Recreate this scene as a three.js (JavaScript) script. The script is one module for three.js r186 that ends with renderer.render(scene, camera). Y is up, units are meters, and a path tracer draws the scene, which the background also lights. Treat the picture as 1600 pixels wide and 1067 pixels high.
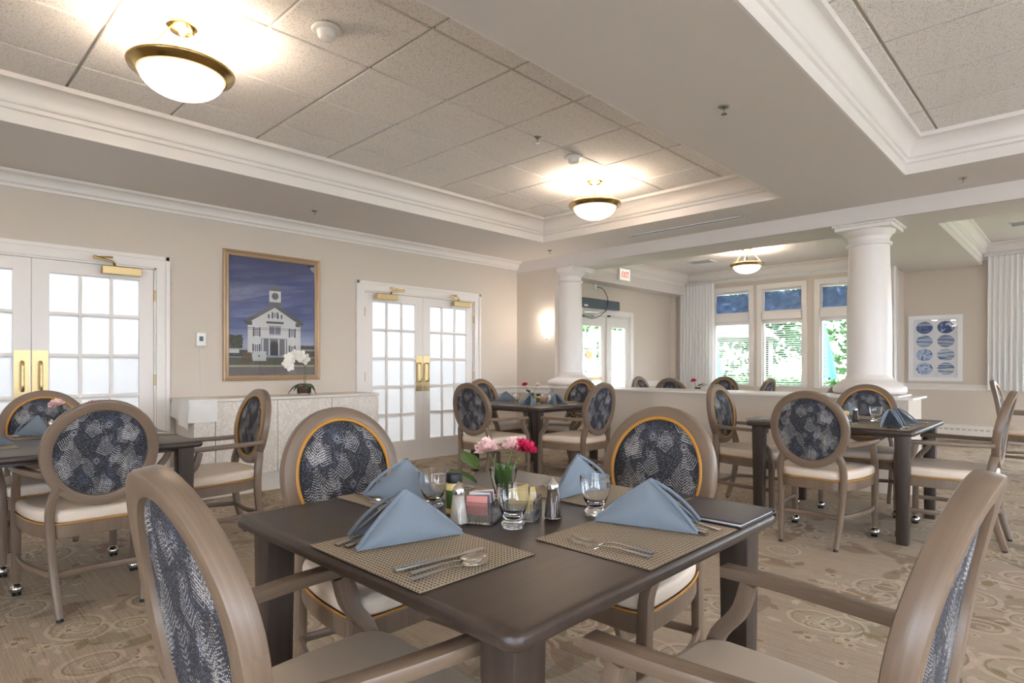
import * as THREE from 'three';
import { mergeGeometries, toCreasedNormals } from 'three/addons/utils/BufferGeometryUtils.js';
import { RoundedBoxGeometry } from 'three/addons/geometries/RoundedBoxGeometry.js';
import { ImprovedNoise } from 'three/addons/math/ImprovedNoise.js';
import { RectAreaLightUniformsLib } from 'three/addons/lights/RectAreaLightUniformsLib.js';

// ---------------------------------------------------------------- camera, sky, sun, exposure
const scene = new THREE.Scene();
const renderer = new THREE.WebGLRenderer({ antialias: true });
renderer.toneMapping = THREE.LinearToneMapping;
renderer.toneMappingExposure = 1.78;
renderer.shadowMap.enabled = true;
RectAreaLightUniformsLib.init();
const FOCAL = 934, YAW = THREE.MathUtils.degToRad(43.94), EYE = 1.18;
const camera = new THREE.PerspectiveCamera(2 * Math.atan(533.5 / FOCAL) * 180 / Math.PI, 1600 / 1067, 0.05, 200);
camera.position.set(0, EYE, 0);
camera.lookAt(-Math.sin(YAW), EYE, -Math.cos(YAW));
camera.setViewOffset(1600, 1067, 0, -37.5, 1600, 1067);
{ // bright hazy sky: white at the horizon, pale blue overhead
  const w = 64, h = 32, d = new Float32Array(w * h * 4);
  for (let y = 0; y < h; y++) for (let x = 0; x < w; x++) { const e = Math.max(0, ((y + 0.5) / h - 0.5) * 2), k = Math.pow(e, 0.7), o = (y * w + x) * 4; d[o] = 0.93 - 0.2 * k; d[o + 1] = 1.02 - 0.12 * k; d[o + 2] = 1.15; d[o + 3] = 1; }
  const t = new THREE.DataTexture(d, w, h, THREE.RGBAFormat, THREE.FloatType); t.mapping = THREE.EquirectangularReflectionMapping; t.magFilter = THREE.LinearFilter; t.needsUpdate = true;
  scene.background = scene.environment = t; scene.environmentIntensity = scene.backgroundIntensity = 6.6;
}
const sun = new THREE.DirectionalLight(new THREE.Color(1, 0.97, 0.93), 4.0);
sun.position.set(-15, 25, 1); sun.target.position.set(0, 0, -6); sun.castShadow = true;
Object.assign(sun.shadow.camera, { left: -30, right: 30, top: 30, bottom: -30, near: 1, far: 90 });
scene.add(sun, sun.target);
const LAMP = 0.85, DOWN = 290;   // one bowl lamp: candela of its bulb, nits of its downward face
const HALL = 12;     // nits of a hallway ceiling panel
const WARM = new THREE.Color(1, 0.9, 0.81);

// ---------------------------------------------------------------- helpers
let seed = 7;
const rnd = () => { seed = (seed * 1664525 + 1013904223) % 4294967296; return seed / 4294967296; };
const rr = (a, b) => a + (b - a) * rnd();
const noise = new ImprovedNoise();
const V = (x, y, z) => new THREE.Vector3(x, y, z);
const R = (d) => d * Math.PI / 180;
const sRGB = (r, g, b) => new THREE.Color().setRGB(r / 255, g / 255, b / 255, THREE.SRGBColorSpace);
const taken = {};
function numbered(n) { taken[n] = (taken[n] ?? -1) + 1; return taken[n] ? n + '_' + String(taken[n]).padStart(3, '0') : n; }
function clean(g) {
  let h = g.index ? g.toNonIndexed() : g;
  for (const k of Object.keys(h.attributes)) if (!['position', 'normal', 'uv'].includes(k)) h.deleteAttribute(k);
  if (!h.attributes.normal) h.computeVertexNormals();
  if (!h.attributes.uv) h.setAttribute('uv', new THREE.BufferAttribute(new Float32Array(h.attributes.position.count * 2), 2));
  h.morphAttributes = {}; h.clearGroups();
  return h;
}
const merge = (list) => mergeGeometries(list.flat(9).map(clean), false);
function uvBox(g, s = 1, swap = false) {   // uv in metres from the face each point lies on
  g = clean(g); const p = g.attributes.position, n = g.attributes.normal, uv = new Float32Array(p.count * 2);
  for (let i = 0; i < p.count; i++) {
    const ax = Math.abs(n.getX(i)), ay = Math.abs(n.getY(i)), az = Math.abs(n.getZ(i));
    let a, b;
    if (ay >= ax && ay >= az) { a = p.getX(i); b = p.getZ(i); } else if (ax >= az) { a = p.getZ(i); b = p.getY(i); } else { a = p.getX(i); b = p.getY(i); }
    if (swap) [a, b] = [b, a];
    uv[2 * i] = a * s; uv[2 * i + 1] = b * s;
  }
  g.setAttribute('uv', new THREE.BufferAttribute(uv, 2)); return g;
}
function uvLong(g) {   // grain (v) along the longest side
  g = clean(g); g.computeBoundingBox(); const s = g.boundingBox.getSize(V(0, 0, 0)), L = s.x >= s.y && s.x >= s.z ? 0 : s.y >= s.z ? 1 : 2;
  const p = g.attributes.position, uv = new Float32Array(p.count * 2), q = [0, 0, 0];
  for (let i = 0; i < p.count; i++) { q[0] = p.getX(i); q[1] = p.getY(i); q[2] = p.getZ(i); uv[2 * i] = q[(L + 1) % 3] + q[(L + 2) % 3]; uv[2 * i + 1] = q[L]; }
  g.setAttribute('uv', new THREE.BufferAttribute(uv, 2)); return g;
}
const at = (g, x, y, z, ry = 0, rx = 0, rz = 0) => g.applyMatrix4(new THREE.Matrix4().compose(V(x, y, z), new THREE.Quaternion().setFromEuler(new THREE.Euler(rx, ry, rz, 'YXZ')), V(1, 1, 1)));
const box = (x0, x1, y0, y1, z0, z1) => at(new THREE.BoxGeometry(Math.abs(x1 - x0), Math.abs(y1 - y0), Math.abs(z1 - z0)), (x0 + x1) / 2, (y0 + y1) / 2, (z0 + z1) / 2);
const rbox = (w, h, d, r = 0.004, s = 2) => new RoundedBoxGeometry(w, h, d, s, Math.min(r, w / 2.01, h / 2.01, d / 2.01));
const cyl = (r0, r1, h, n = 20) => new THREE.CylinderGeometry(r0, r1, h, n);
const lathe = (pts, n = 32) => new THREE.LatheGeometry(pts.map((p) => new THREE.Vector2(p[0], p[1])), n);
const smooth = (g, a = 0.7) => toCreasedNormals(g.index ? g : g, a);
const tube = (pts, r, seg = 24, rs = 8, closed = false) => new THREE.TubeGeometry(new THREE.CatmullRomCurve3(pts, closed), seg, r, rs, closed);
function section(w, d, r, k = 2) {   // rounded rectangle outline
  const out = [], c = [[w / 2 - r, d / 2 - r, 0], [-w / 2 + r, d / 2 - r, 90], [-w / 2 + r, -d / 2 + r, 180], [w / 2 - r, -d / 2 + r, 270]];
  for (const [x, y, a] of c) for (let i = 0; i <= k; i++) { const t = R(a + 90 * i / k); out.push([x + r * Math.cos(t), y + r * Math.sin(t)]); }
  return out;
}
// a rounded bar swept along a curve: w along the side vector, d across it; w and d may be functions of t
function sweep(pts, w, d, side, { seg = 20, r = 0.008, closed = false, curve = null } = {}) {
  const c = curve ?? new THREE.CatmullRomCurve3(pts, closed, 'centripetal'), pos = [], uv = [], idx = [], L = c.getLength(), f = (q, t) => (typeof q === 'function' ? q(t) : q);
  let per;
  const rings = closed ? seg : seg + 1;
  for (let i = 0; i <= seg; i++) {
    const t = i / seg, P = c.getPointAt(closed ? t % 1 : t), T = c.getTangentAt(closed ? t % 1 : t), S = side.clone().addScaledVector(T, -side.dot(T)).normalize(), N = T.clone().cross(S);
    const ww = f(w, t), dd = f(d, t), o = section(ww, dd, Math.min(r, ww * 0.49, dd * 0.49)); per = o.length;
    let run = 0;
    for (let j = 0; j <= per; j++) {
      const [a, b] = o[j % per]; if (j) run += Math.hypot(a - o[j - 1][0], b - o[j - 1][1]);
      pos.push(P.x + S.x * a + N.x * b, P.y + S.y * a + N.y * b, P.z + S.z * a + N.z * b); uv.push(run, t * L);
    }
  }
  const q = per + 1;
  for (let i = 0; i < seg; i++) for (let j = 0; j < per; j++) { const a = i * q + j; idx.push(a, a + q, a + 1, a + 1, a + q, a + q + 1); }
  if (!closed) for (const [ring, flip] of [[0, false], [seg, true]]) {
    const b = pos.length / 3, P = c.getPointAt(ring ? 1 : 0); pos.push(P.x, P.y, P.z); uv.push(0, 0);
    for (let j = 0; j < per; j++) flip ? idx.push(b, ring * q + j + 1, ring * q + j) : idx.push(b, j, j + 1);
  }
  const g = new THREE.BufferGeometry();
  g.setAttribute('position', new THREE.Float32BufferAttribute(pos, 3)); g.setAttribute('uv', new THREE.Float32BufferAttribute(uv, 2)); g.setIndex(idx);
  let v = g.toNonIndexed(); v.computeVertexNormals();
  // orientation check: flip if inside out
  v = toCreasedNormals(v, 0.55);
  return v;
}
// moulding: profile [[out, y], ...] carried along plan points [x, z]; 'out' goes to the left of the direction of travel
function mould(pts, profile, closed = false) {
  const n = pts.length, nor = [], pos = [], uv = [];
  const dir = (a, b) => { const x = b[0] - a[0], z = b[1] - a[1], l = Math.hypot(x, z); return [x / l, z / l]; };
  const left = (d) => [d[1], -d[0]];
  for (let i = 0; i < n; i++) {
    const dp = i > 0 || closed ? dir(pts[(i + n - 1) % n], pts[i]) : null, dn = i < n - 1 || closed ? dir(pts[i], pts[(i + 1) % n]) : null;
    const a = left(dp ?? dn), b = left(dn ?? dp), m = [a[0] + b[0], a[1] + b[1]], k = 2 / (m[0] * m[0] + m[1] * m[1]);
    nor.push([m[0] * k, m[1] * k]);
  }
  const P = (i, p) => [pts[i][0] + nor[i][0] * p[0], p[1], pts[i][1] + nor[i][1] * p[0]];
  const segs = closed ? n : n - 1;
  for (let s = 0; s < segs; s++) for (let k = 0; k < profile.length - 1; k++) {
    const i = s, j = (s + 1) % n, A = P(i, profile[k]), B = P(j, profile[k]), C = P(j, profile[k + 1]), D = P(i, profile[k + 1]);
    for (const [p, q] of [[A, 0], [B, 1], [C, 1], [A, 0], [C, 1], [D, 0]]) { pos.push(...p); uv.push(q ? Math.hypot(B[0] - A[0], B[2] - A[2]) : 0, profile[k][1]); }
  }
  const g = new THREE.BufferGeometry();
  g.setAttribute('position', new THREE.Float32BufferAttribute(pos, 3)); g.setAttribute('uv', new THREE.Float32BufferAttribute(uv, 2));
  g.computeVertexNormals();
  return toCreasedNormals(g, 0.5);
}
function patch(fn, nu, nv, thick = 0) {   // grid surface, optionally a sheet with thickness
  const mk = (o) => { const pos = [], uv = []; for (let j = 0; j <= nv; j++) for (let i = 0; i <= nu; i++) { const p = fn(i / nu, j / nv); pos.push(p.x, p.y, p.z); uv.push(p.u ?? i / nu, p.v ?? j / nv); }
    const idx = []; for (let j = 0; j < nv; j++) for (let i = 0; i < nu; i++) { const a = j * (nu + 1) + i; idx.push(a, a + 1, a + nu + 1, a + 1, a + nu + 2, a + nu + 1); }
    const g = new THREE.BufferGeometry(); g.setAttribute('position', new THREE.Float32BufferAttribute(pos, 3)); g.setAttribute('uv', new THREE.Float32BufferAttribute(uv, 2)); g.setIndex(idx); g.computeVertexNormals(); return g; };
  const a = mk(); if (!thick) return a.toNonIndexed();
  const b = a.clone(), p = b.attributes.position, n = a.attributes.normal;
  for (let i = 0; i < p.count; i++) p.setXYZ(i, p.getX(i) - n.getX(i) * thick, p.getY(i) - n.getY(i) * thick, p.getZ(i) - n.getZ(i) * thick);
  const ia = b.index.array; for (let i = 0; i < ia.length; i += 3) [ia[i], ia[i + 1]] = [ia[i + 1], ia[i]];
  b.computeVertexNormals();
  // rim
  const rim = [], ring = []; for (let i = 0; i <= nu; i++) ring.push(i); for (let j = 1; j <= nv; j++) ring.push(j * (nu + 1) + nu); for (let i = nu - 1; i >= 0; i--) ring.push(nv * (nu + 1) + i); for (let j = nv - 1; j >= 0; j--) ring.push(j * (nu + 1));
  const A = a.attributes.position, get = (t, i) => [t.getX(i), t.getY(i), t.getZ(i)];
  for (let k = 0; k < ring.length - 1; k++) { const x = get(A, ring[k]), y = get(A, ring[k + 1]), z = get(p, ring[k + 1]), w = get(p, ring[k]); rim.push(...x, ...z, ...y, ...x, ...w, ...z); }
  const rg = new THREE.BufferGeometry(); rg.setAttribute('position', new THREE.Float32BufferAttribute(rim, 3)); rg.computeVertexNormals();
  return merge([a, b, rg]);
}
function mesh(name, geo, mat, parent) {
  const m = new THREE.Mesh(Array.isArray(geo) ? merge(geo) : geo, mat); m.name = name; m.castShadow = m.receiveShadow = true; if (parent) parent.add(m); return m;
}
function top(o, name, label, category, group) { o.name = numbered(name); o.userData.label = label; o.userData.category = category; if (group) o.userData.group = group; scene.add(o); return o; }
function thing(name, label, category, x = 0, y = 0, z = 0, ry = 0, group) { const g = new THREE.Group(); top(g, name, label, category, group); g.position.set(x, y, z); g.rotation.y = ry; return g; }
function single(name, geo, mat, label, category, group) { return top(mesh(name, geo, mat), name, label, category, group); }
function struct(name, geo, mat, label, category) { const m = top(geo ? mesh(name, geo, mat) : new THREE.Group(), name, label, category); m.name = name; m.userData.kind = 'structure'; return m; }
function copyOf(src, label, x, y, z, ry, group) { const c = src.clone(); c.name = numbered(src.name.replace(/_\d{3}$/, '')); c.userData = { ...src.userData, label }; if (group) c.userData.group = group; c.position.set(x, y, z); c.rotation.set(0, ry, 0); scene.add(c); return c; }

// ---------------------------------------------------------------- textures
const canvas = (w, h) => { const c = document.createElement('canvas'); c.width = w; c.height = h; return c; };
function ctex(c, { srgb = true, rx = 1, ry = 1, repeat = true } = {}) { const t = new THREE.CanvasTexture(c); if (srgb) t.colorSpace = THREE.SRGBColorSpace; if (repeat) t.wrapS = t.wrapT = THREE.RepeatWrapping; t.repeat.set(rx, ry); t.magFilter = THREE.LinearFilter; return t; }
function dtex(w, h, fn, { srgb = true, rx = 1, ry = 1 } = {}) {
  const d = new Uint8Array(w * h * 4);
  for (let y = 0; y < h; y++) for (let x = 0; x < w; x++) { const c = fn(x / w, y / h, x, y), o = (y * w + x) * 4; d[o] = c[0]; d[o + 1] = c[1]; d[o + 2] = c[2]; d[o + 3] = 255; }
  const t = new THREE.DataTexture(d, w, h); t.wrapS = t.wrapT = THREE.RepeatWrapping; t.magFilter = THREE.LinearFilter; t.minFilter = THREE.LinearMipmapLinearFilter; if (srgb) t.colorSpace = THREE.SRGBColorSpace; t.repeat.set(rx, ry); t.needsUpdate = true; return t;
}
const wrapNoise = (u, v, fu, fv, z = 0) => {   // tiling noise
  const a = u * fu, b = v * fv, n = (x, y) => noise.noise(x, y, z + 0.37), su = u, sv = v;
  return (n(a, b) * (1 - su) + n(a - fu, b) * su) * (1 - sv) + (n(a, b - fv) * (1 - su) + n(a - fu, b - fv) * su) * sv;
};
const clamp = (x) => Math.max(0, Math.min(255, x));
function woodTex(c0, c1, w = 512, h = 512) {
  return dtex(w, h, (u, v) => {
    const g = wrapNoise(u, v, 60, 3, 1) * 0.55 + wrapNoise(u, v, 140, 5, 4) * 0.35 + wrapNoise(u, v, 8, 2, 9) * 0.5, k = Math.max(0, Math.min(1, 0.5 + g * 0.8));
    return [0, 1, 2].map((i) => clamp(c0[i] + (c1[i] - c0[i]) * k));
  });
}
const T = {};
T.taupe = woodTex([104, 86, 70], [127, 107, 89]); T.taupe.repeat.set(3, 1.2);
T.espresso = woodTex([44, 33, 27], [68, 54, 45]); T.espresso.repeat.set(2.2, 0.9);
T.grainBump = dtex(256, 256, (u, v) => { const k = 128 + 90 * wrapNoise(u, v, 70, 4, 3); return [k, k, k]; }, { srgb: false });
T.grainBump.repeat.set(4, 1.5);
T.fineBump = dtex(256, 256, (u, v) => { const k = 128 + 70 * wrapNoise(u, v, 60, 60, 2) + 50 * wrapNoise(u, v, 25, 25, 6); return [k, k, k]; }, { srgb: false });
T.linen = dtex(256, 256, (u, v) => { const k = 128 + 60 * wrapNoise(u, v, 90, 12, 2) + 60 * wrapNoise(u, v, 12, 90, 6); return [k, k, k]; }, { srgb: false });
{ // acoustic tile: white with dark fissures, one tile 0.6 m
  const c = canvas(1024, 1024), x = c.getContext('2d'); x.fillStyle = 'rgb(243,237,230)'; x.fillRect(0, 0, 1024, 1024);
  const b = canvas(1024, 1024), y = b.getContext('2d'); y.fillStyle = 'rgb(200,200,200)'; y.fillRect(0, 0, 1024, 1024);
  for (let i = 0; i < 2700; i++) { const px = rnd() * 1024, py = rnd() * 1024, l = rr(3, 10), a = rr(0, 6.28), s = rr(2, 4.6);
    for (const [g, col] of [[x, `rgba(${rr(95, 150) | 0},${rr(85, 135) | 0},${rr(75, 120) | 0},${rr(0.55, 0.95).toFixed(2)})`], [y, 'rgba(40,40,40,.9)']]) { g.strokeStyle = col; g.lineWidth = s; g.beginPath(); g.moveTo(px, py); g.lineTo(px + Math.cos(a) * l, py + Math.sin(a) * l); g.stroke(); } }
  T.tile = ctex(c, { rx: 1 / 0.6, ry: 1 / 0.6 }); T.tileBump = ctex(b, { srgb: false, rx: 1 / 0.6, ry: 1 / 0.6 });
}
{ // carpet: scrolling damask in beige and tan, streaked along x; one repeat 2.4 m
  const S = 2048, c = canvas(S, S), x = c.getContext('2d'); x.fillStyle = 'rgb(182,163,141)'; x.fillRect(0, 0, S, S);
  const wrapDraw = (f, px, py, r) => { for (const dx of [-S, 0, S]) for (const dy of [-S, 0, S]) if (px + dx > -r && px + dx < S + r && py + dy > -r && py + dy < S + r) { x.save(); x.translate(px + dx, py + dy); f(); x.restore(); } };
  // brown grounds
  for (let i = 0; i < 46; i++) { const px = rnd() * S, py = rnd() * S, a = rr(0, 6.3), w = rr(60, 200), h = rr(30, 90), col = `rgba(${rr(132, 148) | 0},${rr(112, 124) | 0},${rr(88, 102) | 0},${rr(0.3, 0.7).toFixed(2)})`;
    wrapDraw(() => { x.rotate(a); x.fillStyle = col; x.beginPath(); x.moveTo(-w, 0); x.bezierCurveTo(-w * 0.5, -h * 1.6, w * 0.4, -h * 1.2, w, 0); x.bezierCurveTo(w * 0.3, h * 0.5, -w * 0.3, h * 1.4, -w, 0); x.fill(); }, px, py, 260); }
  const scroll = (s, col, lw) => { x.strokeStyle = col; x.lineWidth = lw; x.lineCap = 'round'; x.beginPath(); for (let t = 0; t < 40; t++) { const a = t * 0.3, r = s * (1 - t / 44); const X = Math.cos(a) * r, Y = Math.sin(a) * r * 0.8; t ? x.lineTo(X, Y) : x.moveTo(X, Y); } x.stroke(); };
  const leaf = (s, col) => { x.fillStyle = col; x.beginPath(); x.moveTo(0, 0); x.bezierCurveTo(s * 0.3, -s * 0.45, s * 0.8, -s * 0.4, s, 0); x.bezierCurveTo(s * 0.8, s * 0.25, s * 0.3, s * 0.2, 0, 0); x.fill(); };
  for (let i = 0; i < 54; i++) { const px = rnd() * S, py = rnd() * S, s = rr(60, 210), a = rr(0, 6.3), f = rnd() < 0.5 ? 1 : -1, lt = `rgba(${rr(200, 214) | 0},${rr(184, 198) | 0},${rr(162, 176) | 0},.75)`, lw = rr(10, 24), n = 3 + (rnd() * 5 | 0), k = rnd();
    wrapDraw(() => { x.rotate(a); x.scale(f, 1); scroll(s, lt, lw); scroll(s * 0.86, 'rgba(146,124,92,.65)', lw * 0.35);
      for (let j = 0; j < n; j++) { x.save(); x.rotate(j * 0.75); x.translate(s * 1.02, 0); x.rotate(0.9); leaf(s * (0.35 + 0.15 * k), j % 2 ? lt : 'rgba(150,128,95,.8)'); x.restore(); } }, px, py, 460); }
  for (let i = 0; i < 60; i++) { const px = rnd() * S, py = rnd() * S, s = rr(16, 46), a = rr(0, 6.3); wrapDraw(() => { x.rotate(a); for (let j = 0; j < 6; j++) { x.rotate(1.047); leaf(s, 'rgba(208,193,170,.6)'); } x.fillStyle = 'rgba(140,116,84,.9)'; x.beginPath(); x.arc(0, 0, s * 0.25, 0, 7); x.fill(); }, px, py, 60); }
  const im = x.getImageData(0, 0, S, S), d = im.data;
  for (let yy = 0; yy < S; yy++) { const row = (rnd() - 0.5) * 12; let run = 0, left = 0; for (let xx = 0; xx < S; xx++) { if (left-- <= 0) { left = rr(20, 260); run = rnd() < 0.06 ? -34 : rnd() < 0.12 ? 16 : 0; } const o = (yy * S + xx) * 4, n = (rnd() - 0.5) * 34 + row + run; d[o] = clamp(d[o] + n); d[o + 1] = clamp(d[o + 1] + n); d[o + 2] = clamp(d[o + 2] + n * 0.9); } }
  x.putImageData(im, 0, 0);
  T.carpet = ctex(c, { rx: 1 / 2.4, ry: 1 / 2.4 });
  T.pile = dtex(512, 512, (u, v) => { const k = 128 + (rnd() - 0.5) * 150 + 60 * wrapNoise(u, v, 20, 40, 2); return [k, k, k]; }, { srgb: false, rx: 4, ry: 4 });
}
function fabric() {   // charcoal and navy ground, stippled fern fronds
  const S = 1024, c = canvas(S, S), x = c.getContext('2d'); x.fillStyle = 'rgb(36,36,42)'; x.fillRect(0, 0, S, S);
  for (let i = 0; i < 46; i++) { const px = rnd() * S, py = rnd() * S, r = rr(40, 130), g = x.createRadialGradient(px, py, 0, px, py, r); g.addColorStop(0, rnd() < 0.55 ? 'rgba(56,64,82,.75)' : 'rgba(20,20,24,.8)'); g.addColorStop(1, 'rgba(40,44,56,0)'); x.fillStyle = g; x.fillRect(0, 0, S, S); }
  const dot = (a, b, r, col) => { x.fillStyle = col; x.beginPath(); x.ellipse(a, b, r * 1.25, r * 0.75, rnd() * 3, 0, 7); x.fill(); };
  for (let i = 0; i < 9000; i++) { const k = rr(95, 175) | 0; dot(rnd() * S, rnd() * S, rr(1.6, 3.2), `rgba(${k},${k},${k + 8},${rr(0.5, 0.95).toFixed(2)})`); }
  for (let f = 0; f < 34; f++) {
    const px = rr(0, S), py = rr(S * 0.12, S * 1.1), L = rr(170, 340), lean = rr(-0.6, 0.6), k = rr(178, 212) | 0, col = `rgb(${k},${k - 4},${k - 9})`, n = L / 25 | 0, kind = rnd();
    x.save(); x.translate(px, py); x.rotate(lean); 
    for (let j = 0; j < n; j++) { const t = j / n, yy = -t * L, w = kind < 0.6 ? (1 - t) * L * 0.34 + 12 : L * 0.17 * Math.sin(t * 3.0 + 0.2) + 8;
      for (const s of [-1, 1]) for (let q = 1; q * 10 < w; q++) dot(s * q * 10, yy - q * (kind < 0.6 ? 8 : 4), rr(3, 4.6), col);
      dot(0, yy, 2.6, col); dot(0, yy - 12, 2.4, col); }
    x.restore();
  }
  for (let f = 0; f < 14; f++) { const px = rr(0, S), py = rr(0, S), r = rr(34, 74), k = rr(140, 190) | 0; for (let j = 0; j < 11; j++) { const a = j * 0.571; for (let q = 2; q * 9 < r; q++) dot(px + Math.cos(a) * q * 9, py + Math.sin(a) * q * 9, rr(2.6, 4), `rgb(${k},${k},${k + 6})`); } }
  return ctex(c, { repeat: false });
}
T.fabric = fabric();
{ // woven vinyl mat, one repeat 24 mm
  const c = canvas(128, 128), x = c.getContext('2d'), b = canvas(128, 128), y = b.getContext('2d'); x.fillStyle = 'rgb(92,78,62)'; x.fillRect(0, 0, 128, 128); y.fillStyle = '#000'; y.fillRect(0, 0, 128, 128);
  for (let i = 0; i < 4; i++) for (let j = 0; j < 4; j++) if ((i + j) % 2 === 0 || j % 2) { const k = rr(-10, 10); x.fillStyle = `rgb(${206 + k | 0},${191 + k | 0},${166 + k | 0})`; x.fillRect(i * 32 + 1, j * 32 + 4, 30, 24); y.fillStyle = '#fff'; y.fillRect(i * 32 + 2, j * 32 + 5, 28, 21); }
  T.weave = ctex(c, { rx: 1 / 0.019, ry: 1 / 0.019 }); T.weaveBump = ctex(b, { srgb: false, rx: 1 / 0.019, ry: 1 / 0.019 });
}
{ // print of a white town hall with a clock tower under a deep blue sky
  const W = 800, H = 1040, c = canvas(W, H), x = c.getContext('2d'); const g = x.createLinearGradient(0, 0, 0, H); g.addColorStop(0, 'rgb(50,58,104)'); g.addColorStop(0.5, 'rgb(66,80,132)'); g.addColorStop(0.72, 'rgb(150,158,186)'); x.fillStyle = g; x.fillRect(0, 0, W, H);
  for (let i = 0; i < 70; i++) { const px = rnd() * W, py = rr(80, 760), w = rr(50, 190), h = rr(6, 26); x.fillStyle = `rgba(190,190,205,${rr(0.03, 0.14).toFixed(3)})`; x.beginPath(); x.ellipse(px, py, w, h, -0.15, 0, 7); x.fill(); }
  for (let i = 0; i < 500; i++) { x.fillStyle = `rgba(${rr(40, 80) | 0},${rr(50, 80) | 0},${rr(35, 55) | 0},.8)`; x.beginPath(); x.arc(rr(0, 120), rr(690, 800), rr(3, 10), 0, 7); x.fill(); x.beginPath(); x.arc(rr(660, 800), rr(770, 810), rr(3, 8), 0, 7); x.fill(); }
  x.fillStyle = 'rgb(84,88,70)'; x.fillRect(0, 880, W, 70); x.fillStyle = 'rgb(170,160,146)'; x.fillRect(0, 946, W, 16); x.fillStyle = 'rgb(106,101,102)'; x.fillRect(0, 962, W, 80);
  x.fillStyle = 'rgb(150,150,156)'; x.fillRect(0, 800, W, 30); x.fillStyle = 'rgb(66,66,70)'; for (const [a, w] of [[0, 170], [610, 190]]) { x.beginPath(); x.roundRect(a, 815, w, 58, 18); x.fill(); } x.fillStyle = 'rgb(200,200,200)'; x.fillRect(0, 808, 92, 34);
  const wall = 'rgb(205,203,202)', dark = 'rgb(84,84,88)';
  x.fillStyle = wall; x.fillRect(166, 560, 490, 300); x.beginPath(); x.moveTo(150, 570); x.lineTo(410, 405); x.lineTo(665, 570); x.fill();
  x.strokeStyle = dark; x.lineWidth = 36; x.beginPath(); x.moveTo(138, 572); x.lineTo(410, 408); x.lineTo(680, 572); x.stroke(); x.fillStyle = dark; x.fillRect(160, 560, 44, 34); x.fillRect(606, 560, 46, 34);
  x.fillStyle = wall; x.fillRect(358, 280, 108, 105); x.fillStyle = dark; x.fillRect(350, 380, 124, 26); x.beginPath(); x.moveTo(346, 280); x.quadraticCurveTo(410, 250, 414, 205); x.quadraticCurveTo(418, 250, 480, 280); x.fill(); x.fillRect(411, 180, 4, 30);
  x.fillStyle = 'rgb(70,68,66)'; x.beginPath(); x.arc(412, 326, 33, 0, 7); x.fill(); x.strokeStyle = 'rgb(190,185,175)'; x.lineWidth = 3; x.beginPath(); x.arc(412, 326, 27, 0, 7); x.moveTo(412, 326); x.lineTo(412, 305); x.moveTo(412, 326); x.lineTo(424, 334); x.stroke();
  const win = (a, b, w, h, sh = true) => { if (sh) { x.fillStyle = dark; x.fillRect(a - 16, b, w + 32, h); } x.fillStyle = 'rgb(225,225,228)'; x.fillRect(a, b - 4, w, h + 6); x.fillStyle = 'rgb(112,116,126)'; x.fillRect(a + 5, b + 3, w / 2 - 7, h - 8); x.fillRect(a + w / 2 + 2, b + 3, w / 2 - 7, h - 8); };
  win(226, 612, 36, 82); win(556, 612, 36, 82); win(222, 760, 40, 84); win(556, 768, 36, 60); win(396, 470, 30, 56); win(362, 490, 16, 38); win(448, 490, 16, 38); win(352, 600, 118, 84, false); x.fillStyle = dark; x.fillRect(332, 555, 160, 20); x.fillRect(352, 594, 118, 6);
  x.fillStyle = 'rgb(104,110,118)'; x.fillRect(284, 708, 240, 150); x.fillStyle = 'rgb(62,62,66)'; x.beginPath(); x.arc(404, 770, 38, Math.PI, 0); x.fill(); x.fillRect(366, 770, 76, 90);
  x.fillStyle = wall; for (const a of [292, 352, 440, 502]) x.fillRect(a, 712, 13, 146); x.fillRect(280, 690, 248, 10); x.fillRect(280, 668, 248, 4); for (let a = 284; a < 526; a += 9) x.fillRect(a, 670, 3, 22);
  for (let b = 610; b < 850; b += 18) { x.fillRect(166, b, 14, 9); x.fillStyle = 'rgb(180,178,178)'; x.fillRect(170, b + 9, 12, 3); x.fillRect(636, b + 9, 14, 3); x.fillStyle = wall; }
  x.strokeStyle = 'rgba(50,52,60,.9)'; x.lineWidth = 3; for (const b of [618, 632]) { x.beginPath(); x.moveTo(0, b); x.lineTo(W, b - 4); x.stroke(); }
  x.fillStyle = 'rgb(196,198,196)'; x.fillRect(206, 824, 124, 86); x.fillStyle = 'rgb(110,116,130)'; x.fillRect(258, 856, 16, 18); x.strokeStyle = 'rgb(60,60,60)'; x.beginPath(); x.moveTo(272, 910); x.lineTo(272, 1020); x.stroke();
  for (let i = 0; i < 160; i++) { x.fillStyle = `rgba(${rr(70, 110) | 0},${rr(60, 84) | 0},${rr(44, 60) | 0},.8)`; x.beginPath(); x.arc(rr(120, 205), rr(838, 920), rr(3, 9), 0, 7); x.fill(); }
  T.print = ctex(c, { repeat: false });
}
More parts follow.
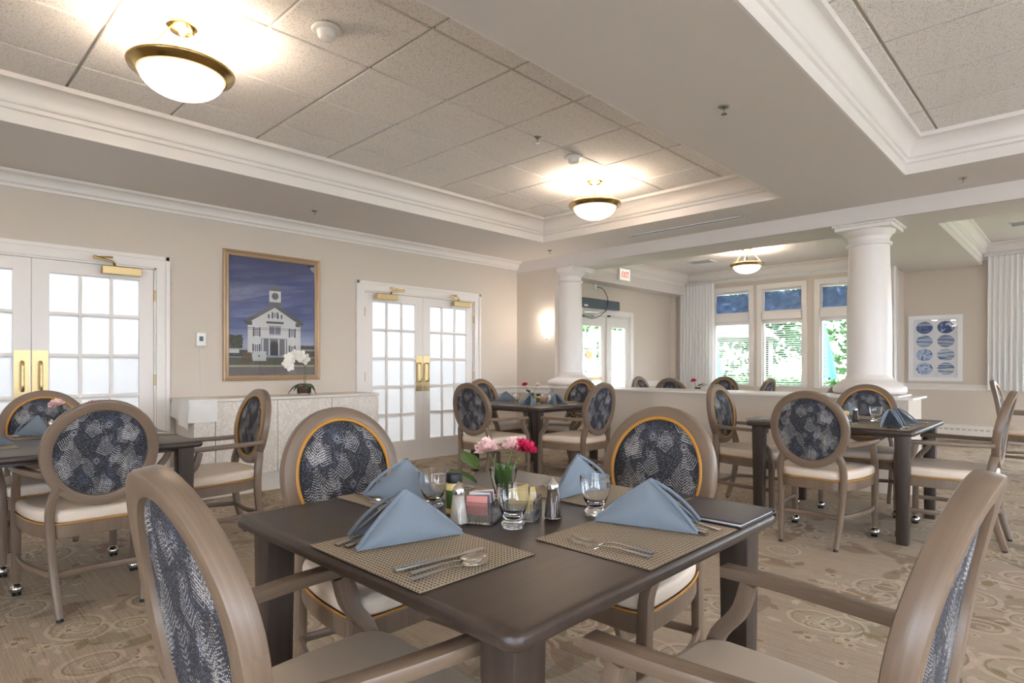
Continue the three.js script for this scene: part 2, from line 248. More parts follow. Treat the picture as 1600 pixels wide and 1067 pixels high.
{ // eight blue discs on white
  const W = 512, H = 768, c = canvas(W, H), x = c.getContext('2d'); x.fillStyle = 'rgb(224,224,226)'; x.fillRect(0, 0, W, H);
  for (let j = 0; j < 4; j++) for (let i = 0; i < 2; i++) { const px = 134 + i * 244, py = 112 + j * 181; x.save(); x.beginPath(); x.ellipse(px, py, 96, 80, 0, 0, 7); x.clip(); x.fillStyle = ['rgb(62,80,128)', 'rgb(44,70,128)', 'rgb(170,186,204)', 'rgb(160,170,186)', 'rgb(166,186,216)', 'rgb(178,188,200)', 'rgb(170,186,212)', 'rgb(200,200,204)'][j * 2 + i]; x.fillRect(px - 100, py - 90, 200, 180);
    for (let k = 0; k < 26; k++) { const wavy = j === 1 || (j === 0 && i === 0) || (j === 2 && i === 1) || (j === 3 && i === 1), b = rr(0, 1), col = b < 0.4 ? `rgba(40,62,120,${rr(0.4, 0.9).toFixed(2)})` : b < 0.75 ? `rgba(206,216,226,${rr(0.4, 0.9).toFixed(2)})` : `rgba(88,126,176,.7)`; x.fillStyle = x.strokeStyle = col; if (wavy) { x.lineWidth = rr(3, 13); const yy = py + rr(-80, 80), s = rr(-18, 18); x.beginPath(); x.moveTo(px - 100, yy); x.bezierCurveTo(px - 40, yy - s, px + 30, yy + s, px + 100, yy + s * 0.7); x.stroke(); } else { x.beginPath(); x.ellipse(px + rr(-85, 85), py + rr(-70, 70), rr(6, 28), rr(4, 14), rr(0, 3), 0, 7); x.fill(); } } x.restore(); }
  T.discs = ctex(c, { repeat: false });
}
{ const c = canvas(256, 160), x = c.getContext('2d'); x.fillStyle = 'rgb(236,232,220)'; x.fillRect(0, 0, 256, 160); x.fillStyle = 'rgb(226,60,58)'; x.font = 'bold 104px sans-serif'; x.textAlign = 'center'; x.textBaseline = 'middle'; x.save(); x.translate(128, 84); x.scale(0.86, 1.12); x.fillText('EXIT', 0, 0); x.restore(); T.exit = ctex(c, { repeat: false }); }
{ const c = canvas(512, 360), x = c.getContext('2d'); x.fillStyle = 'rgb(38,37,50)'; x.fillRect(0, 0, 512, 360); for (let i = 0; i < 9000; i++) { const k = rr(28, 52) | 0; x.fillStyle = `rgba(${k},${k},${k + 12},.5)`; x.fillRect(rnd() * 512, rnd() * 360, 2, 2); }
  x.strokeStyle = 'rgb(190,172,128)'; x.lineWidth = 4; x.beginPath(); for (let i = 0; i < 74; i++) { const px = 138 + Math.sin(i * 1.9) * (i % 11 < 2 ? 13 : 7), py = 60 + i * 3; i ? x.lineTo(px, py) : x.moveTo(px, py); } x.stroke(); x.lineWidth = 3; x.beginPath(); x.moveTo(166, 150); x.lineTo(166, 300); x.stroke(); T.menu = ctex(c, { repeat: false }); }
T.emboss = dtex(512, 512, (u, v) => { const a = wrapNoise(u, v, 14, 10, 3) + 0.6 * wrapNoise(u, v, 30, 22, 8), k = 128 + 110 * Math.sin(a * 9); return [k, k, k]; }, { srgb: false, rx: 2.2, ry: 2.2 });
T.embossCol = dtex(512, 512, (u, v) => { const a = wrapNoise(u, v, 14, 10, 3) + 0.6 * wrapNoise(u, v, 30, 22, 8), k = 8 * Math.sin(a * 9); return [222 + k, 214 + k, 203 + k]; }, { rx: 2.2, ry: 2.2 });
T.film = dtex(256, 256, (u, v) => { const k = 0.5 + 0.5 * wrapNoise(u, v, 5, 4, 2) + 0.25 * wrapNoise(u, v, 14, 12, 5), s = rnd() * 10; return [60 + 80 * k + s, 82 + 84 * k + s, 120 + 84 * k + s]; });
T.grass = dtex(256, 256, (u, v) => { const k = rnd() * 40 + 40 * wrapNoise(u, v, 9, 9, 2); return [64 + k, 92 + k, 42 + k * 0.6]; }, { rx: 0.5, ry: 0.5 });

// ---------------------------------------------------------------- materials
const std = (o) => new THREE.MeshStandardMaterial(o), phy = (o) => new THREE.MeshPhysicalMaterial(o);
const M = {
  wall: std({ color: sRGB(210, 198, 184), roughness: 0.85, bumpMap: T.linen, bumpScale: 0.0004 }),
  soffit: std({ color: sRGB(222, 214, 207), roughness: 0.7 }),
  trim: std({ color: sRGB(233, 226, 219), roughness: 0.35 }),
  tile: std({ map: T.tile, bumpMap: T.tileBump, bumpScale: 0.002, roughness: 0.8 }),
  grid: std({ color: sRGB(196, 188, 178), roughness: 0.6 }),
  carpet: std({ map: T.carpet, bumpMap: T.pile, bumpScale: 0.004, roughness: 0.95 }),
  taupe: phy({ map: T.taupe, bumpMap: T.grainBump, bumpScale: 0.0003, roughness: 0.42, clearcoat: 0.25, clearcoatRoughness: 0.3 }),
  espresso: phy({ map: T.espresso, bumpMap: T.grainBump, bumpScale: 0.0002, roughness: 0.42, clearcoat: 0.15, clearcoatRoughness: 0.3 }),
  fabric: std({ map: T.fabric, roughness: 0.85, bumpMap: T.fineBump, bumpScale: 0.001 }),
  vinyl: std({ color: sRGB(216, 200, 182), roughness: 0.5 }),
  gold: std({ color: sRGB(178, 124, 44), roughness: 0.5 }),
  chrome: std({ color: sRGB(205, 205, 205), metalness: 1, roughness: 0.12 }),
  steel: std({ color: sRGB(200, 196, 190), metalness: 1, roughness: 0.22 }),
  black: std({ color: sRGB(22, 22, 24), roughness: 0.45 }),
  brass: std({ color: sRGB(190, 168, 124), metalness: 1, roughness: 0.36 }),
  lampBrass: std({ color: sRGB(190, 160, 104), metalness: 1, roughness: 0.2 }),
  bowl: std({ color: sRGB(250, 246, 238), roughness: 0.4, emissive: new THREE.Color(1, 0.95, 0.88), emissiveIntensity: 1.2 }),
  panel: std({ color: 0xffffff, emissive: new THREE.Color(0.92, 0.97, 1), emissiveIntensity: 1.5 }),
  frost: phy({ color: sRGB(240, 243, 248), roughness: 0.85, transmission: 0.9, thickness: 0 }),
  pane: phy({ color: 0xffffff, roughness: 0.02, transmission: 1, thickness: 0 }),
  glass: phy({ color: 0xffffff, roughness: 0.01, transmission: 1, thickness: 0.01, ior: 1.48 }),
  plastic: std({ color: sRGB(238, 236, 230), roughness: 0.4 }),
  curtain: phy({ color: sRGB(250, 248, 245), roughness: 1, transmission: 0.2, thickness: 0, side: THREE.DoubleSide }),
  sideboard: std({ map: T.embossCol, bumpMap: T.emboss, bumpScale: 0.0015, roughness: 0.6 }),
  cream: std({ color: sRGB(222, 214, 203), roughness: 0.6 }),
  cloth: std({ color: sRGB(236, 232, 226), roughness: 0.9 }),
  napkin: std({ color: sRGB(120, 131, 143), roughness: 0.9, bumpMap: T.linen, bumpScale: 0.0006 }),
  mat: std({ map: T.weave, bumpMap: T.weaveBump, bumpScale: 0.0012, roughness: 0.7 }),
  white: std({ color: sRGB(236, 236, 236), roughness: 0.4 }),
  frame: std({ color: sRGB(178, 150, 118), roughness: 0.4, metalness: 0.35 }),
  print: std({ map: T.print, roughness: 0.5 }),
  discs: std({ map: T.discs, roughness: 0.5 }),
  pglass: phy({ color: 0xffffff, roughness: 0.0, transmission: 1, thickness: 0 }),
  exit: std({ map: T.exit, roughness: 0.4, emissive: new THREE.Color(1, 1, 1), emissiveMap: T.exit, emissiveIntensity: 0.35 }),
  menu: std({ map: T.menu, roughness: 0.4 }),
  navy: std({ color: sRGB(36, 38, 56), roughness: 0.35 }),
  leaf: phy({ color: sRGB(74, 108, 40), roughness: 0.45, transmission: 0.2, thickness: 0 }),
  darkleaf: std({ color: sRGB(46, 72, 34), roughness: 0.4 }),
  stem: std({ color: sRGB(84, 112, 58), roughness: 0.6 }),
  pink: std({ color: sRGB(246, 210, 204), roughness: 0.8 }),
  magenta: std({ color: sRGB(216, 40, 92), roughness: 0.8 }),
  petal: std({ color: sRGB(240, 234, 222), roughness: 0.7 }),
  moss: std({ color: sRGB(104, 84, 54), roughness: 1, bumpMap: T.fineBump, bumpScale: 0.01 }),
  salt: std({ color: sRGB(232, 226, 216), roughness: 0.9 }),
  pepper: std({ color: sRGB(96, 78, 64), roughness: 0.9, bumpMap: T.fineBump, bumpScale: 0.003 }),
  packW: std({ color: sRGB(228, 222, 212), roughness: 0.7 }), packP: std({ color: sRGB(222, 150, 142), roughness: 0.7 }), packY: std({ color: sRGB(226, 204, 140), roughness: 0.7 }), packB: std({ color: sRGB(108, 116, 140), roughness: 0.7 }),
  film: phy({ map: T.film, roughness: 0.6, transmission: 0.14, thickness: 0 }),
  slate: std({ color: sRGB(78, 90, 100), roughness: 0.4 }),
  grass: std({ map: T.grass, roughness: 1 }), hedge: std({ color: sRGB(72, 100, 48), roughness: 1 }), foliage: phy({ color: sRGB(72, 106, 56), roughness: 0.8, transmission: 0.3, thickness: 0, side: THREE.DoubleSide }),
  bark: std({ color: sRGB(92, 78, 66), roughness: 1 }), teal: std({ color: sRGB(88, 150, 152), roughness: 0.8 }), paving: std({ color: sRGB(150, 124, 114), roughness: 0.9 }), patio: std({ color: sRGB(190, 187, 182), roughness: 0.9 }), siding: std({ color: sRGB(196, 194, 190), roughness: 0.7 }), shingle: std({ color: sRGB(132, 128, 124), roughness: 0.9 }),
};

// ---------------------------------------------------------------- room shell
const XL = -6, XR = 5, ZB = 4, ZH = -6.33, ZH2 = -6.9, ZW = -10.9, ZA = -11.7, XJ = -2.2, SOF = 2.68, CEIL = 2.945, TOPY = 3.35;
const fl = struct('floor', uvBox(box(XL - 0.15, XR + 0.15, -0.12, 0, ZA - 0.2, ZB + 0.15)), M.carpet, 'beige and tan carpet with a scrolling leaf pattern', 'floor');
// left wall with three door openings
const D1 = [-1.64, 0.11], D2 = [-5.485, -3.765], D3 = [-9.32, -7.5], DH = 2.05;
{
  const g = [], seg = (z0, z1, y0 = 0, y1 = TOPY) => g.push(box(XL - 0.15, XL, y0, y1, z0, z1)); let z = ZB + 0.15;
  for (const [a, b] of [D1, D2]) { seg(b, z); seg(a, b, DH, TOPY); z = a; } seg(ZH - 0.06, z);
  struct('wall_left', uvBox(merge(g)), M.wall, 'long beige wall with two pairs of frosted doors', 'wall');
  g.length = 0; seg(D3[1], ZH - 0.06); seg(D3[0], D3[1], DH, TOPY); seg(ZA - 0.2, D3[0]);
  struct('wall_garden_door', uvBox(merge(g)), M.wall, 'beige sunroom wall with the garden door', 'wall');
}
const BW = [[-1.2, 1.2], [1.7, 4.2]];
{ const g = []; let x = XL - 0.15; const seg = (a, b, y0 = 0, y1 = TOPY) => g.push(box(a, b, y0, y1, ZB, ZB + 0.15)); for (const [a, b] of BW) { seg(x, a); seg(a, b, 0, 0.45); seg(a, b, 2.5, TOPY); x = b; } seg(x, XR + 0.15);
  struct('wall_back', uvBox(merge(g)), M.wall, 'beige wall of windows opposite the half wall', 'wall');
  BW.forEach(([a, b], i) => windowUnit('window_' + (12 + i), 0, b - a, 0.45, 2.5, (q) => at(q, (a + b) / 2, 0, ZB + 0.07), 'tall window opposite the half wall, ' + ['nearer the door wall', 'nearer the right-hand wall'][i])); }

{ // right wall with windows that let the daylight in
  const g = [], RW = [[-11.5, -9.4], [-5.8, -3.4], [-3.0, -0.5], [0, 2.5]]; let z = ZB; const seg = (a, b, y0 = 0, y1 = TOPY) => g.push(box(XR, XR + 0.15, y0, y1, a, b));
  for (const [a, b] of [...RW].reverse()) { seg(b, z); seg(a, b, 0, 0.45); seg(a, b, 2.5, TOPY); z = a; } seg(ZA, z);
  struct('wall_right', uvBox(merge(g)), M.wall, 'beige wall with tall windows opposite the door wall', 'wall');
  RW.forEach(([a, b], i) => windowUnit('window_' + (5 + i), (a + b) / 2, b - a, 0.45, 2.5, (g2) => at(g2, XR + 0.07, 0, (a + b) / 2, Math.PI / 2), 'tall clear window in the right-hand wall, ' + ['at the disc-print end', 'nearest the half wall', 'in the middle of the dining side', 'nearest the plain beige wall'][i]));
}
function windowUnit(name, c, w, y0, y1, place, label) {
  const o = struct(name, null, null, label, 'window'), fr = 0.06, f = [];
  const bx = (a, b, c0, d, t = 0.08) => box(a, b, c0, d, -t / 2, t / 2);
  f.push(bx(-w / 2, w / 2, y1 - fr, y1), bx(-w / 2, w / 2, y0, y0 + fr), bx(-w / 2, -w / 2 + fr, y0 + fr, y1 - fr), bx(w / 2 - fr, w / 2, y0 + fr, y1 - fr), bx(-fr / 2, fr / 2, y0 + fr, y1 - fr));
  mesh('frame', place(merge(f)), M.trim, o);
  for (const s of [-1, 1]) mesh('pane', place(bx(Math.min(s * fr / 2, s * (w / 2 - fr)), Math.max(s * fr / 2, s * (w / 2 - fr)), y0 + fr, y1 - fr, 0.006)), M.pane, o);
  return o;
}
// wall with the sconce and the half wall it runs into
struct('wall_sconce', uvBox(box(XL, -5.28, 0, 2.53, ZH - 0.12, ZH)), M.wall, 'short beige wall with the lit sconce beside the first column', 'wall');
const half = struct('wall_half', uvBox(box(-5.55, -1.16, 0, 0.868, ZH2, ZH - 0.001)), M.wall, 'low half wall carrying two white columns', 'wall');
{ const P = [[0.0, 0.74], [0.012, 0.74], [0.012, 0.775], [0.03, 0.80], [0.032, 0.835], [0.05, 0.845], [0.05, 0.87], [0, 0.885]];
  const cap = mould([[-5.34, ZH], [-1.16, ZH], [-1.16, ZH2], [-5.34, ZH2]], P);
  mesh('cap', [cap, box(-5.34, -1.12, 0.868, 0.888, ZH2 - 0.04, ZH + 0.04)], M.trim, half);
  mesh('baseboard', mould([[-5.34, ZH], [-1.16, ZH], [-1.16, ZH2], [-5.34, ZH2]], [[0, 0], [0.016, 0], [0.016, 0.11], [0.008, 0.13], [0, 0.135]]), M.trim, half);
}
// sunroom walls
const WIN = [[-5.16, -4.46], [-4.25, -3.545], [-3.28, -2.58]];
{
  const g = [], Y0 = 0.8, Y1 = 2.55; let x = XL; const seg = (a, b, y0 = 0, y1 = TOPY) => g.push(box(a, b, y0, y1, ZW - 0.15, ZW));
  for (const [a, b] of WIN) { seg(x, a); seg(a, b, 0, Y0); seg(a, b, 2.0, 2.13); seg(a, b, Y1, TOPY); x = b; } seg(x, XJ);
  g.push(box(XJ - 0.15, XJ, 0, TOPY, ZA - 0.15, ZW - 0.15));
  struct('wall_window', uvBox(merge(g)), M.wall, 'beige sunroom wall with three windows and blue transoms', 'wall');
  const h = []; x = XJ; const sg = (a, b, y0 = 0, y1 = TOPY) => h.push(box(a, b, y0, y1, ZA - 0.15, ZA));
  for (const [a, b] of [[-0.5, 1.2], [1.6, 3.3], [3.5, 4.8]]) { sg(x, a); sg(a, b, 0, 0.8); sg(a, b, 2.4, TOPY); x = b; } sg(x, XR + 0.15);
  struct('wall_art', uvBox(merge(h)), M.wall, 'beige wall with the framed blue discs', 'wall');
  windowUnit('window_4', 0, 1.7, 0.8, 2.4, (q) => at(q, 0.35, 0, ZA - 0.07), 'sunroom window behind the curtain by the disc print');
  windowUnit('window_10', 0, 1.7, 0.8, 2.4, (q) => at(q, 2.45, 0, ZA - 0.07), 'sunroom window farther from the disc print');
  windowUnit('window_11', 0, 1.3, 0.8, 2.4, (q) => at(q, 4.15, 0, ZA - 0.07), 'sunroom window in the far corner from the disc print');
}
WIN.forEach(([a, b], i) => {
  const lab = ['beside the long white curtain', 'in the middle of the three', 'next to the end column'][i];
  const o = struct('window_' + (i + 1), null, null, 'white sunroom window with blinds and a dark blue transom, ' + lab, 'window'), w = b - a, z = ZW, f = [], t = 0.035;
  const fr = (x0, x1, y0, y1) => { f.push(box(x0, x1, y0, y0 + t, z - 0.1, z - 0.04), box(x0, x1, y1 - t, y1, z - 0.1, z - 0.04), box(x0, x0 + t, y0 + t, y1 - t, z - 0.1, z - 0.04), box(x1 - t, x1, y0 + t, y1 - t, z - 0.1, z - 0.04)); };
  fr(a, b, 0.8, 2.0); fr(a, b, 2.13, 2.55);
  f.push(mould([[a, z], [b, z]].reverse(), [[0, 0.72], [-0.02, 0.72], [-0.02, 0.77], [-0.06, 0.775], [-0.06, 0.8], [0, 0.8]]));
  for (const x of [a - 0.03, b + 0.03]) f.push(box(x - 0.045, x + 0.045, 0.8, 2.62, z, z + 0.018));
  f.push(box(a - 0.075, b + 0.075, 2.55, 2.64, z, z + 0.02), box(a, b, 2.0, 2.13, z, z + 0.018));
  mesh('frame', f, M.trim, o);
  mesh('pane', box(a + t, b - t, 0.835, 1.965, z - 0.075, z - 0.07), M.pane, o);
  mesh('transom_pane', box(a + t, b - t, 2.165, 2.515, z - 0.09, z - 0.085), M.pane, o);
  // dark blue film hanging in the transom, sagging a little
  mesh('transom_shade', patch((u, v) => ({ x: a + 0.036 + u * (w - 0.072), y: 2.15 + 0.012 * Math.sin(u * 9 + i) * (1 - v) + v * (0.362 - 0.008 * Math.sin(u * Math.PI)), z: z - 0.055 + 0.012 * Math.sin(u * 7 + v * 5 + i), u, v }), 20, 10), M.film, o);
  const sl = []; if (i < 2 || true) { const xs = i === 2 ? [a + 0.04, a + 0.12] : [a + 0.04, b - 0.04]; for (let y = 0.86; y < 1.95; y += 0.038) sl.push(at(new THREE.BoxGeometry(xs[1] - xs[0], 0.0015, 0.03), (xs[0] + xs[1]) / 2, y, z - 0.045, 0, 0.18)); }
  const bl = mesh('blind', sl, M.white, o); bl.userData.kind = 'stuff';
  mesh('headrail', box(a + 0.035, b - 0.035, 1.935, 1.965, z - 0.065, z - 0.03), M.white, o);
});

// ceilings: soffits at 2.68, trays with lay-in tiles above
const T1 = [-4.8, -1.97, -5.53, 3.4], T2 = [-1.05, 4.2, -5.55, 3.4];
const ceil = struct('ceiling', null, null, 'ceiling of painted soffits around trays of speckled tiles', 'ceiling');
mesh('soffit', uvBox(merge([box(XL, T1[0], SOF, TOPY, ZH, ZB), box(T1[1], T2[0], SOF, TOPY, ZH, ZB), box(T2[1], XR, SOF, TOPY, ZH, ZB), box(T1[0], T1[1], SOF, TOPY, ZH, T1[2]), box(T2[0], T2[1], SOF, TOPY, ZH, T2[2]), box(T1[0], T1[1], SOF, TOPY, T1[3], ZB), box(T2[0], T2[1], SOF, TOPY, T2[3], ZB)])), M.soffit, ceil);
mesh('tile_backing', merge([box(T1[0], T1[1], CEIL + 0.014, TOPY, T1[2], T1[3]), box(T2[0], T2[1], CEIL + 0.014, TOPY, T2[2], T2[3])]), M.grid, ceil);
{
  const xs1 = [], xs2 = [], zs = []; for (let k = -4; k < 3; k++) xs1.push(-2.476 + 0.6 * k); for (let k = -1; k < 10; k++) xs2.push(-0.815 + 0.6 * k); for (let k = -8; k < 12; k++) zs.push(-1.97 + 0.6 * k);
  const cache = {};
  for (const [tr, xs] of [[T1, xs1], [T2, xs2]]) {
    const cut = (list, a, b) => { const l = [a, ...list.filter((q) => q > a + 0.03 && q < b - 0.03), b]; return l.slice(0, -1).map((q, i) => [q, l[i + 1]]); };
    for (const [x0, x1] of cut(xs, tr[0], tr[1])) for (const [z0, z1] of cut(zs, tr[2], tr[3])) {
      const w = x1 - x0 - 0.018, d = z1 - z0 - 0.018, key = w.toFixed(3) + d.toFixed(3); cache[key] ??= uvBox(rbox(w, 0.018, d, 0.004, 1));
      const m = mesh('ceiling_tile', cache[key], M.tile, ceil); m.position.set((x0 + x1) / 2, CEIL + 0.009, (z0 + z1) / 2);
    }
  }
}
const cove = (y0, y1, s = 1) => { const h = y1 - y0, p = [[0, y0], [0.014 * s, y0], [0.014 * s, y0 + h * 0.3], [0.03 * s, y0 + h * 0.33], [0.034 * s, y0 + h * 0.42], [0.046 * s, y0 + h * 0.45]]; for (let k = 0; k <= 6; k++) { const a = k / 6 * Math.PI / 2; p.push([(0.05 + 0.075 * (1 - Math.cos(a))) * s, y0 + h * (0.48 + 0.4 * Math.sin(a))]); } p.push([0.135 * s, y0 + h * 0.89], [0.14 * s, y1], [0, y1]); return p; };
const rect = (t) => [[t[0], t[2]], [t[1], t[2]], [t[1], t[3]], [t[0], t[3]]];
const inw = (p) => p.map(([o, y]) => [-o, y]);
const trimAll = (name, geo, label) => struct(name, geo, M.trim, label, 'moulding');
trimAll('trim_1', mould(rect(T1), inw(cove(SOF, CEIL)), true), 'stepped cream crown moulding round the lamp-lit ceiling tray');
trimAll('trim_2', mould(rect(T2), inw(cove(SOF, CEIL)), true), 'stepped cream crown moulding round the tray without lamps in view');
const crown = (y0, y1, s) => [[0, y0], [0.012, y0], [0.014, y0 + 0.02], [0.03 * s, y0 + 0.03], ...[0, 1, 2, 3, 4].map((k) => [(0.035 + 0.06 * (1 - Math.cos(k / 4 * Math.PI / 2))) * s, y0 + 0.035 + (y1 - y0 - 0.055) * Math.sin(k / 4 * Math.PI / 2)]), [0.1 * s, y1 - 0.012], [0.105 * s, y1], [0, y1]];
trimAll('trim_3', mould([[XL, ZB], [XL, ZH]], inw(crown(2.565, SOF, 1))), 'cream crown moulding along the top of the door wall');
// beam over the half wall
const beam = struct('beam', uvBox(box(XL, XR, 2.53, SOF + 0.2, ZH2, ZH)), M.soffit, 'long ceiling beam resting on the two columns', 'beam');
mesh('crown', mould([[XL, ZH], [XR, ZH]], [[0, 2.53], [0.012, 2.53], [0.012, 2.585], [0.03, 2.592], ...[0, 1, 2, 3, 4].map((k) => [0.034 + 0.07 * (1 - Math.cos(k / 4 * Math.PI / 2)), 2.6 + 0.06 * Math.sin(k / 4 * Math.PI / 2)]), [0.112, 2.665], [0.115, SOF], [0, SOF]]), M.trim, beam);
// chair rails and baseboards
const railP = [[0, 0.79], [0.01, 0.79], [0.012, 0.835], [0.02, 0.845], [0.022, 0.862], [0.036, 0.868], [0.036, 0.88], [0, 0.884]], baseP = [[0, 0], [0.016, 0], [0.016, 0.11], [0.008, 0.13], [0, 0.135]];
const wallRuns = (P) => [mould([[XL, ZB], [XL, D1[1] + 0.1]], inw(P)), mould([[XL, D1[0] - 0.1], [XL, D2[1] + 0.1]], inw(P)), mould([[XL, D2[0] - 0.1], [XL, ZH], [-5.34, ZH]], inw(P))];
struct('trim_4', merge(wallRuns(railP)), M.trim, 'cream chair rail along the door wall and sconce wall', 'moulding');
struct('baseboard_left', merge(wallRuns(baseP)), M.trim, 'cream baseboard along the door wall', 'baseboard');
const sunRuns = (P) => [mould([[XL, ZH2], [XL, D3[1] + 0.1]], inw(P)), mould([[XL, D3[0] - 0.1], [XL, ZW], [-5.3, ZW]], inw(P)), mould([[XJ, ZW], [XJ, ZA], [-0.5, ZA]], inw(P))];
struct('trim_5', merge(sunRuns(railP)), M.trim, 'white chair rail round the sunroom walls', 'moulding');
struct('baseboard_sunroom', merge(sunRuns(baseP)), M.trim, 'white baseboard round the sunroom walls', 'baseboard');
struct('trim_6', merge([box(XL, XL + 0.1, 0, 2.6, ZW, ZW + 0.1), box(XJ - 0.02, XJ + 0.06, 0, 2.72, ZW - 0.02, ZW + 0.04)]), M.wall, 'square pilaster in the sunroom corner by the curtain', 'pilaster');
// sunroom ceilings
const S1 = [-5.7, XJ - 0.02, ZW, -7.2], S2 = [-1.17, 3.6, ZA, -7.4], SS = 2.72, SC = 2.95;
const sc = struct('ceiling_sunroom', null, null, 'white sunroom ceiling with raised trays', 'ceiling');
mesh('soffit', uvBox(merge([box(XL, S1[0], 2.55, TOPY, ZW, ZH2), box(S1[0], XJ + 0.0, SS, TOPY, S1[3], ZH2), box(XJ - 0.02, S2[0], SS, TOPY, ZA, ZH2), box(S2[0], XR, SS, TOPY, S2[3], ZH2), box(S2[1], XR, SS, TOPY, ZA, S2[3])])), M.soffit, sc);
mesh('tray_ceiling', merge([box(S1[0], S1[1], SC, TOPY, S1[2], S1[3]), box(S2[0], S2[1], SC + 0.1, TOPY, S2[2], S2[3])]), M.soffit, sc);
mesh('tray_crown', [mould(rect(S1), inw(cove(2.72, SC, 0.8)), true), mould(rect(S2), inw(cove(2.8, SC + 0.1, 0.8)), true)], M.trim, sc);
mesh('roof', box(XL - 0.15, XR + 0.15, TOPY, TOPY + 0.2, ZA - 0.15, ZB + 0.15), M.soffit, sc);

// lit hallway behind the frosted doors
{ const X0 = -8.2, X1 = XL - 0.15, Z0 = -6.9, Z1 = ZB, h = struct('wall_hallway', merge([box(X0 - 0.1, X0, 0, 2.6, Z0, Z1), box(X0, X1, 0, 2.6, Z0 - 0.1, Z0), box(X0, X1, 0, 2.6, Z1, Z1 + 0.1), box(X0 - 0.1, X1, 2.6, 2.7, Z0 - 0.1, Z1 + 0.1), box(X0 - 0.1, X1, -0.1, 0, Z0 - 0.1, Z1 + 0.1)]), M.wall, 'beige hallway behind the frosted double doors', 'hallway');
  for (const z of [-4.6, -0.8]) { const p = thing('hall_light', 'flat hallway ceiling light behind the ' + (z < -3 ? 'sideboard-side' : 'thermostat-side') + ' doors', 'lamp', -7.1, 2.585, z); mesh('panel', rbox(0.6, 0.02, 1.6, 0.004), M.panel, p); const q = new THREE.RectAreaLight(new THREE.Color(0.86, 0.95, 1), HALL, 0.55, 1.55); q.position.set(0, -0.015, 0); q.rotation.x = -Math.PI / 2; p.add(q); } }

// columns
function column(x, label) {
  const c = thing('column', label, 'column', x, 0.888, -6.6), H = 2.53 - 0.888, r = 0.192;
  mesh('base', [rbox(0.6, 0.03, 0.56, 0.004), lathe([[0, 0.0], [0.3, 0.0], [0.315, 0.03], [0.312, 0.07], [0.285, 0.09], [0.275, 0.1], [0.27, 0.115], [0.235, 0.125], [0.225, 0.14], [r + 0.012, 0.15], [r, 0.19]], 48).translate(0, 0.015, 0)], M.trim, c);
  mesh('shaft', lathe([[r, 0.19], [r * 1.005, 0.6], [r * 0.97, 1.0], [r * 0.9, H - 0.19]], 48), M.trim, c);
  mesh('capital', [lathe([[r * 0.9, H - 0.2], [r * 0.9 + 0.022, H - 0.19], [r * 0.9 + 0.022, H - 0.172], [r * 0.9, H - 0.165], [r * 0.9, H - 0.12], [r * 0.9 + 0.012, H - 0.115], [r * 0.9 + 0.014, H - 0.1], [r * 0.9 + 0.045, H - 0.075], [r * 0.9 + 0.05, H - 0.055]], 48), rbox(0.48, 0.035, 0.48, 0.004).translate(0, H - 0.038, 0), rbox(0.52, 0.022, 0.52, 0.004).translate(0, H - 0.01, 0)], M.trim, c);
}
column(-5.25, 'white round column beside the wall sconce'); column(-1.535, 'white round column at the open end of the half wall');

// ---------------------------------------------------------------- doors
function closer(parent, z, s) {
  const c = mesh('door_closer', [at(rbox(0.06, 0.068, 0.29, 0.006), XL + 0.06, 1.985, z)], M.brass, parent);
  mesh('closer_arm', [sweep([V(XL + 0.06, 2.02, z - s * 0.05), V(XL + 0.07, 2.05, z - s * 0.06)], 0.02, 0.02, V(0, 0, 1), { seg: 2, r: 0.004 }), sweep([V(XL + 0.07, 2.055, z - s * 0.06), V(XL + 0.11, 2.075, z - s * 0.2)], 0.018, 0.01, V(0, 1, 0), { seg: 3, r: 0.003 }), sweep([V(XL + 0.11, 2.075, z - s * 0.2), V(XL + 0.03, 2.1, z - s * 0.06)], 0.016, 0.01, V(0, 1, 0), { seg: 3, r: 0.003 }), at(cyl(0.012, 0.012, 0.03, 10), XL + 0.11, 2.075, z - s * 0.2)], M.lampBrass, c);
}
